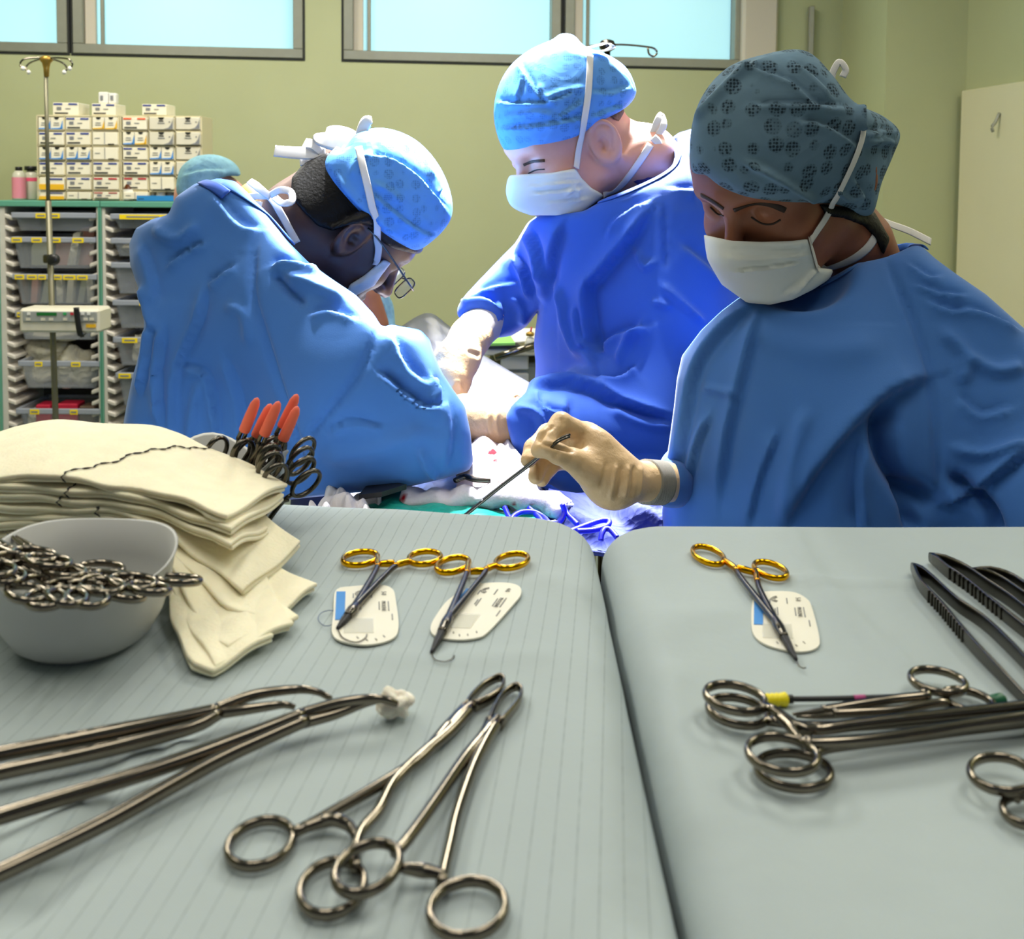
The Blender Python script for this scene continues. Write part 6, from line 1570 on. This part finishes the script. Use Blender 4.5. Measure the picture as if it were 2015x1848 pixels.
ribbon(msl, 'mask_tie', M['tape'], [(738, 524), (741, 505), (744, 480), (738, 435), (728, 385), (716, 335), (706, 292)], allL, .0050, lift=.0045)
ribbon(msl, 'mask_tie', M['tape'], [(584, 478), (572, 455), (556, 425), (540, 398), (530, 386)], U(0, bodyL, gL), .0050, n=26)
kY = 1.40
for nm, pts, w in (('tie_bow', [(706, 288, kY, .8), (690, 275, kY, 2.6), (660, 272, kY, 3.4), (634, 270, kY, 2.4), (632, 262, kY + .02, 1.6)], .0055), ('tie_bow', [(704, 285, kY, .8), (710, 262, kY, 1.3), (722, 240, kY, 1.7), (732, 236, kY, 1.0)], .0052),
                   ('tie_tail', [(640, 300, kY, 1.5), (610, 302, kY, 1.9), (570, 300, kY, 1.8), (540, 297, kY, 1.7)], .0048), ('tie_bow', [(632, 300, kY, 1.0), (615, 285, kY, 1.4), (598, 282, kY + .01, 1.6)], .005), ('tie_tail', [(636, 305, kY, 1.2), (612, 315, kY, 1.4), (590, 318, kY, 1.3)], .005),
                   ('tie_bow', [(700, 292, kY - .01, 1.0), (686, 304, kY - .01, 2.6), (668, 306, kY - .01, 2.4), (655, 295, kY - .01, 1.2)], .0055)):
    strip(cpl, nm, M['tape'], pts, w, up=(.1, -1, .35))
for pts in ([(533, 388, 1.36), (510, 372, 1.36), (492, 358, 1.37), (504, 364, 1.37), (528, 386, 1.36)], [(532, 384, 1.36), (552, 374, 1.35), (572, 378, 1.35), (574, 396, 1.34), (556, 400, 1.34), (540, 388, 1.35)], [(530, 386, 1.36), (506, 386, 1.36), (486, 390, 1.36), (498, 400, 1.355), (515, 404, 1.355)]):
    strip(msl, 'tie_bow', M['tape'], pts, .0048, up=(.2, -1, .3))
# glasses
gs = thing('eyeglasses', W(783, 530, 1.40), 'thin-framed glasses worn below the blue cap edge', 'glasses')
for s in (-1, 1):
    c = cL + Rl @ np.array([s * .031, .112, -.010])
    P = np.array([c + Rl @ np.array([.022 * math.copysign(abs(math.cos(a)) ** .6, math.cos(a)), 0, .016 * math.copysign(abs(math.sin(a)) ** .6, math.sin(a))]) for a in np.linspace(0, 2 * math.pi, 36, endpoint=False)])
    lr = mk('lens_rim', *sweep(P, .0010, .0012, closed=True, up=tuple(Rl[:, 1]), segs=8), M['steel_d'], gs)
    mk('lens', *prism(P - Rl[:, 1] * .0005, .001, Rl[:, 1]), mat('lens_glass', '#E8EEF0', .05, alpha=.18, spec=.9), gs, False)
    Q = spline([c + Rl @ np.array([s * .022, 0, .006]), c + Rl @ np.array([s * .044, -.010, .008]), cL + Rl @ np.array([s * .082, .03, .010]), cL + Rl @ np.array([s * .084, -.005, .012])], 16)
    mk('temple_arm', *sweep(Q, .0009, .0014, segs=8), M['steel_d'], gs)
mk('bridge', *sweep(spline([cL + Rl @ np.array([-.009, .112, -.004]), cL + Rl @ np.array([0, .116, -.001]), cL + Rl @ np.array([.009, .112, -.004])], 8), .001), M['steel_d'], gs)
legs(pl, W(430, 900, 1.45)[0], 1.5, .55)

# ------------------------------------------------------------------ two people farther back
pb = thing('person', (W(405, 400, 2.6)[0], 2.62, 0), 'person mostly hidden behind the turned gown, pale teal cap showing', 'person')
Rb = quat_R((.85, .35, -.25), (.2, 0, 1)); cB = W(414, 415, 2.62); hB = loc(HEAD, Rb, cB, .92)
bB = U(.04, hB, cone(cB + np.array([0, 0, -.08]), cB + np.array([-.03, 0, -.28]), .06, .075))
organic('body', bB, cB + np.array([-.2, -.18, -.24]), cB + np.array([.2, .18, .18]), .006, M['skin_b'], pb)
cpb = I(.016, ellip(W(411, 375, 2.62), (.105, .13, .12)), outline_field([(348, 380), (350, 345), (360, 325), (385, 308), (420, 304), (450, 313), (468, 328), (473, 346), (455, 346), (435, 350), (420, 362), (405, 385), (370, 400)], n=50))
organic('surgical_cap', cpb, cB + np.array([-.24, -.24, -.14]), cB + np.array([.24, .24, .24]), .006, M['cap_t'], pb, [([(360, 345), (400, 335), (450, 335)], 6, .008, 'step')])
chB = chain([cB + np.array([-.02, 0, -.32]), cB + np.array([-.02, 0, -.7]), cB + np.array([-.02, .03, -1.1])], [.11, .13, .13], .05)
chB = U(.06, chB, cone(cB + np.array([-.04, 0, -.34]), cB + np.array([.20, 0, -.34]), .07, .07))
organic('scrub_top', chB, cB + np.array([-.32, -.26, -1.35]), cB + np.array([.32, .28, -.16]), .011, M['scrub'], pb); legs(pb, cB[0], 2.62, .5)
pv = thing('person', (W(720, 700, 2.3)[0], 2.3, 0), 'person in navy top and pale blue overgarment glimpsed below the glasses', 'person')
cV = W(655, 480, 2.32)
Rv = quat_R((.8, -.5, -.2), (0, 0, 1)); hV = loc(HEAD, Rv, cV, 1.0)
organic('body', U(.03, hV, chain([cV + np.array([0, .0, -.06]), W(705, 590, 2.28), W(712, 640, 2.28)], [.055, .05, .06])), cV + np.array([-.15, -.18, -.26]), cV + np.array([.18, .18, .16]), .006, M['skin_a'], pv)
organic('surgical_cap', I(.01, loc(U(.03, ellip((0, -.018, .050), (.092, .118, .100)), ellip((0, -.06, .04), (.085, .08, .08))), Rv, cV), loc(halfspace((0, .085, .050), (0, -.42, -1.0)), Rv, cV)), cV + np.array([-.18, -.18, -.12]), cV + np.array([.18, .18, .20]), .007, M['cap_t'], pv)
tv = chain([W(680, 640, 2.34), W(690, 800, 2.34), np.array([W(690, 800, 2.34)[0], 2.36, .4])], [.085, .12, .16], .05)
tv = I(.01, tv, outline_field([(600, 560), (718, 590), (735, 610), (752, 645), (775, 700), (800, 5000), (200, 5000), (560, 600)]))
organic('navy_top', tv, W(680, 640, 2.34) + np.array([-.25, -.2, -1.0]), W(680, 640, 2.34) + np.array([.25, .25, .15]), .008, mat('dark_navy', '#15204A', .85), pv)
ov = chain([W(745, 590, 2.40), W(752, 660, 2.40), W(745, 860, 2.42), np.array([W(745, 860, 2.42)[0], 2.42, .5])], [.035, .045, .10, .14], .03)
ov = I(.008, ov, outline_field([(715, 560), (740, 555), (760, 570), (775, 600), (778, 640), (800, 5000), (500, 5000), (735, 700), (745, 640), (728, 600)]))
organic('overgarment', ov, W(745, 700, 2.4) + np.array([-.2, -.18, -.8]), W(745, 700, 2.4) + np.array([.2, .2, .25]), .007, M['cap_t'], pv, [([(750, 580), (762, 610), (760, 640)], 6, .008, 'step')])
legs(pv, W(690, 800, 2.36)[0], 2.36, .5)
# ------------------------------------------------------------------ operating table, draped patient and field
M['teal_d'] = mat('teal_drape', '#1FA595', 0.45, noise=(9, 0.08), bump=('crumple', 26, .5, .008), spec=.5)
M['white_d'] = mat('white_drape', '#D9D2D4', 0.75, noise=(8, 0.06), bump=('crumple', 24, .55, .01), spec=.25)
M['grey_film'] = mat('translucent_film', '#55555F', 0.4, alpha=.5, bump=('crumple', 10, .4, .02), spec=.5)
M['navy_d'] = mat('shaded_navy_drape', '#27306E', 0.75, noise=(9, 0.08), bump=('crumple', 18, .5, .012), spec=.2)  # dark navy holds the shadow over this end of the drape
M['cable'] = mat('royal_blue_cable', '#1A1ECC', 0.35, spec=.5)
def stained(name, base, stain, scale, lo):
    m = mat(name, base, .9, bump=('noise', 120, .5, .003), spec=.1)
    nt = m.node_tree; nd = nt.nodes; lk = nt.links; b = nd['Principled BSDF']; tc = nd.new('ShaderNodeTexCoord')
    n = nd.new('ShaderNodeTexNoise'); n.inputs['Scale'].default_value = scale; n.inputs['Detail'].default_value = 3; lk.new(tc.outputs['Object'], n.inputs['Vector'])
    r = nd.new('ShaderNodeValToRGB'); r.color_ramp.elements[0].position = lo; r.color_ramp.elements[0].color = lin(base); r.color_ramp.elements[1].position = lo + .07; r.color_ramp.elements[1].color = lin(stain)
    lk.new(n.outputs['Fac'], r.inputs['Fac']); lk.new(r.outputs['Color'], b.inputs['Base Color'])
    return m
M['bloody'] = stained('blood_spotted_gauze', '#C9C3CC', '#8E1420', 26, .60)
M['wound'] = stained('blood_marked_towel', '#F1D9D2', '#C22A34', 34, .60)
ot = thing('operating_table', (-.08, 1.75, 0), 'operating table carrying the draped patient between the two surgeons', 'table')
mk('table_top', *box((-.08, 1.75, .83), (.36, 1.5, .06), None, .01), M['steel'], ot, False)
mk('column', *box((-.08, 1.95, .42), (.18, .30, .76), None, .02), M['steel'], ot, False); mk('base', *box((-.08, 1.95, .04), (.24, .6, .08), None, .02), M['steel'], ot, False)
def hump(nm, label, cat, m, quad, n=34, mm=26, bulge=.0, wr=.004, seed=0, th_=.004, parent=None, fr=8):
    """draped cloth piece spanned by four (px,py,Y) corners: near-left, near-right, far-right, far-left"""
    a, b, c, d = [W(*q) for q in quad]; u = np.linspace(0, 1, n)[:, None, None]; v = np.linspace(0, 1, mm)[None, :, None]
    G = (a * (1 - u) + b * u) * (1 - v) + (d * (1 - u) + c * u) * v
    r2 = np.random.default_rng(seed); uu, vv = u[..., 0], v[..., 0]
    z = bulge * np.sin(math.pi * uu) * np.sin(math.pi * np.clip(vv, 0, 1))
    for k in range(7):
        w = r2.normal(0, fr, 2); z = z + wr / 2.5 * np.sin(w[0] * uu + w[1] * vv + r2.uniform(0, 6.28))
    G = G + z[..., None] * np.array([0, -.25, 1.0])
    V, Fc = sheet(G, th_, (0, -.3, 1)); o = mk(nm, V, Fc, m, parent)
    if label: tag(o, label, cat)
    return o
# patient form under the drape
pt_ = U(.10, chain([(-.09, 1.12, .90), (-.09, 1.5, .905), (-.09, 1.95, .91)], [.055, .075, .09]), cone((-.20, 1.15, .885), (-.19, 1.9, .885), .045, .06), cone((.02, 1.15, .885), (.01, 1.9, .885), .045, .06))
pa = thing('person', (-.09, 1.6, .86), 'person lying on the operating table fully covered by drapes', 'person')
organic('draped_body', pt_, (-.34, 1.02, .82), (.18, 2.1, 1.04), .009, M['white_d'], pa, None, (.003, 16, 5))
hump('teal_drape', 'teal surgical drape spread over the near end of the field', 'drape', M['teal_d'], [(730, 1045, 1.10), (1085, 1060, 1.07), (1110, 985, 1.24), (720, 958, 1.26)], bulge=.012, wr=.004, seed=3)
hump('plastic_sheet', 'crumpled shiny white plastic sheet at the edge of the teal drape', 'sheet', M['white_d'], [(590, 1045, 1.09), (752, 1045, 1.09), (742, 975, 1.22), (640, 970, 1.24)], bulge=.01, wr=.010, seed=5, fr=14)
hump('shaded_navy_drape', 'dark navy drape with shade in its colour, hanging beside the blue cable', 'drape', M['navy_d'], [(1050, 1110, 1.05), (1330, 1110, 1.05), (1300, 960, 1.22), (1080, 970, 1.24)], bulge=.01, wr=.008, seed=6, fr=10)
hump('wound_towel', 'white towel marked with red around the wound', 'towel', M['wound'], [(900, 965, 1.20), (1050, 975, 1.18), (1010, 868, 1.42), (890, 850, 1.46)], bulge=.03, wr=.006, seed=7)
hump('folded_drape', 'pale folded drape edge running past the far glove', 'drape', M['white_d'], [(1000, 985, 1.17), (1082, 1005, 1.16), (1010, 852, 1.42), (925, 846, 1.46)], bulge=.022, wr=.008, seed=8, fr=10)
# blood-spotted gauze roll
A = spline([W(800, 982, 1.195), W(860, 985, 1.18), W(930, 978, 1.175), W(1000, 976, 1.165), (W(1060, 984, 1.155)), W(1112, 1004, 1.14)], 40)
r2 = np.random.default_rng(4); V, Fc = sweep(A, np.array([.018 + .004 * math.sin(i * .7) for i in range(40)]), np.array([.0125 + .003 * math.sin(i * .9 + 1) for i in range(40)]), segs=22)
V += r2.normal(0, .0006, V.shape)
tag(mk('gauze_roll', V, Fc, M['bloody']), 'long blood-spotted gauze roll lying on the teal drape', 'gauze')
P = spline([W(896, 946, 1.18), W(915, 938, 1.19), W(935, 944, 1.18), W(965, 947, 1.17)], 20)
tag(mk('retractor', *sweep(P, np.interp(np.linspace(0, 1, 20), [0, .3, .7, 1], [.004, .007, .004, .0012]), .003), M['steel_d']), 'dark steel retractor lying on the white towel by the sleeve', 'retractor')
tag(mk('diathermy_plate', *prism([W(706, 984, 1.17), W(752, 978, 1.16), W(800, 963, 1.17), W(770, 958, 1.20), W(720, 966, 1.21)], .006), M['black'], None, False), 'flat black plate under the sleeve hem', 'plate')
def cab(pts, Y0, lab):
    P = spline([W(1000 + x / 5.926, 800 + y / 5.926, Y) for x, y, Y in pts], 60)
    return P
cb = thing('coiled_cable', W(1060, 1035, 1.10), 'royal blue cable coiled in loose loops at the drape edge', 'cable')
for pts in ([(-40, 1180, 1.13), (10, 1290, 1.11), (70, 1345, 1.10), (160, 1380, 1.09), (300, 1388, 1.085), (388, 1392, 1.085), (385, 1330, 1.10), (310, 1245, 1.12), (240, 1185, 1.13)],
            [(30, 1330, 1.10), (70, 1275, 1.11), (160, 1232, 1.12), (300, 1232, 1.12), (410, 1290, 1.11), (475, 1360, 1.09)],
            [(480, 1370, 1.09), (560, 1370, 1.09), (625, 1310, 1.095), (655, 1220, 1.10), (628, 1138, 1.10)],
            [(640, 1165, 1.11), (700, 1270, 1.10), (760, 1330, 1.095), (805, 1375, 1.09)],
            [(720, 1460, 1.07), (900, 1390, 1.08), (1080, 1330, 1.09), (1175, 1335, 1.09), (1150, 1395, 1.08), (1000, 1440, 1.075), (800, 1455, 1.07)],
            [(1080, 1560, 1.06), (1095, 1480, 1.065), (1130, 1430, 1.07), (1190, 1440, 1.07), (1270, 1530, 1.06)]):
    mk('cable_run', *sweep(cab(pts, 0, 0), .0030, segs=10), M['cable'], cb)
mk('cable_tie', *sweep(spline([W(1068, 1036, 1.085), W(1080, 1031, 1.08), W(1094, 1028, 1.085)], 10), .004, .003), M['grey_film'], cb)
# film screen towards the patient's head
gr = [[(770, 655, 2.0), (838, 616, 2.02), (882, 640, 2.0), (940, 690, 1.95), (1000, 728, 1.90), (1048, 756, 1.86)],
      [(790, 720, 1.9), (850, 690, 1.9), (900, 710, 1.88), (950, 735, 1.85), (1005, 765, 1.80), (1042, 785, 1.78)],
      [(800, 800, 1.75), (860, 780, 1.75), (910, 785, 1.74), (960, 790, 1.72), (1010, 805, 1.68), (1046, 820, 1.66)],
      [(810, 900, 1.6), (870, 880, 1.6), (920, 880, 1.6), (970, 880, 1.58), (1020, 880, 1.56), (1050, 880, 1.55)]]
G = np.array([[W(*p) for p in r] for r in gr]); G = np.stack([spline(G[:, j], 22) for j in range(6)], 1); G = np.stack([spline(G[i], 30) for i in range(22)], 0)
V, Fc = sheet(G, .0015, (0, -1, .3)); tag(mk('screen_film', V, Fc, M['grey_film']), 'translucent grey film screen rising behind the glove', 'film')
# clutter of the anaesthetic trolley behind
AY = 3.0
at = thing('anaesthetic_trolley', (W(1020, 720, AY)[0], AY + .2, 0), 'grey anaesthetic trolley with papers glimpsed between arm and gown', 'trolley')
x0, x1 = W(955, 700, AY)[0], W(1180, 700, AY)[0]; zt_ = W(1000, 668, AY + .1)[2]
mk('trolley_body', *box(((x0 + x1) / 2, AY + .22, (zt_ - .08) / 2 + .04), (x1 - x0, .40, zt_ - .12), None, .01), mat('olive_grey_case', '#8F8E74', .6), at, False)
mk('trolley_top', *box(((x0 + x1) / 2, AY + .2, zt_ - .02), (x1 - x0 + .03, .44, .02), None, .004), M['card_g'], at, False)
for q in ((975, 1040, 735, 770), (985, 1040, 700, 728)):
    mk('drawer_front', *rect(*q, AY + .005, .02, .004), M['card_g'], at, False)
for k in range(4): mk('castor', *lathe([(.02, 0), (.03, .02), (.02, .04)], ((x0 if k % 2 else x1), AY + (.06 if k < 2 else .38), 0), 12), M['black'], at)
tag(mk('paper_sheet', *prism([W(1000, 676, AY), W(1045, 672, AY), W(1050, 648, AY + .15), W(1012, 650, AY + .15)], .003), M['white'], None, False), 'white paper sheet on the anaesthetic trolley', 'paper')
tag(mk('green_folder', *prism([W(957, 681, AY - .02), W(1014, 680, AY - .02), W(1000, 660, AY + .1), W(960, 668, AY + .1)], .008), mat('bright_green', '#8FD468', .6), None, False), 'bright green folder on the anaesthetic trolley', 'folder')
tag(mk('black_clipboard', *prism([W(956, 686, AY - .03), W(1024, 684, AY - .03), W(1014, 675, AY + .05), W(962, 672, AY + .05)], .006), M['black'], None, False), 'black clipboard under the green folder', 'clipboard')
bv = thing('gas_valve', W(1043, 676, AY - .05), 'brass-topped glass valve with red stem behind the blue gown', 'valve')
mk('valve_glass', *lathe([(.012, -.03), (.018, -.02), (.014, 0), (.010, .012)], W(1043, 672, AY - .05), 18), M['clearp'], bv); mk('brass_cap', *lathe([(.006, -.006), (.012, -.004), (.012, .004), (.005, .008)], W(1043, 658, AY - .05), 18), M['brass'], bv)
mk('red_stem', *sweep([W(1044, 656, AY - .05), W(1046, 644, AY - .05)], .003), M['ink_r'], bv)
tag(mk('steel_arm', *sweep([W(974, 704, AY - .15), W(1075, 672, AY - .1)], .010), M['steel']), 'steel arm slanting across the trolley behind the gown', 'arm')
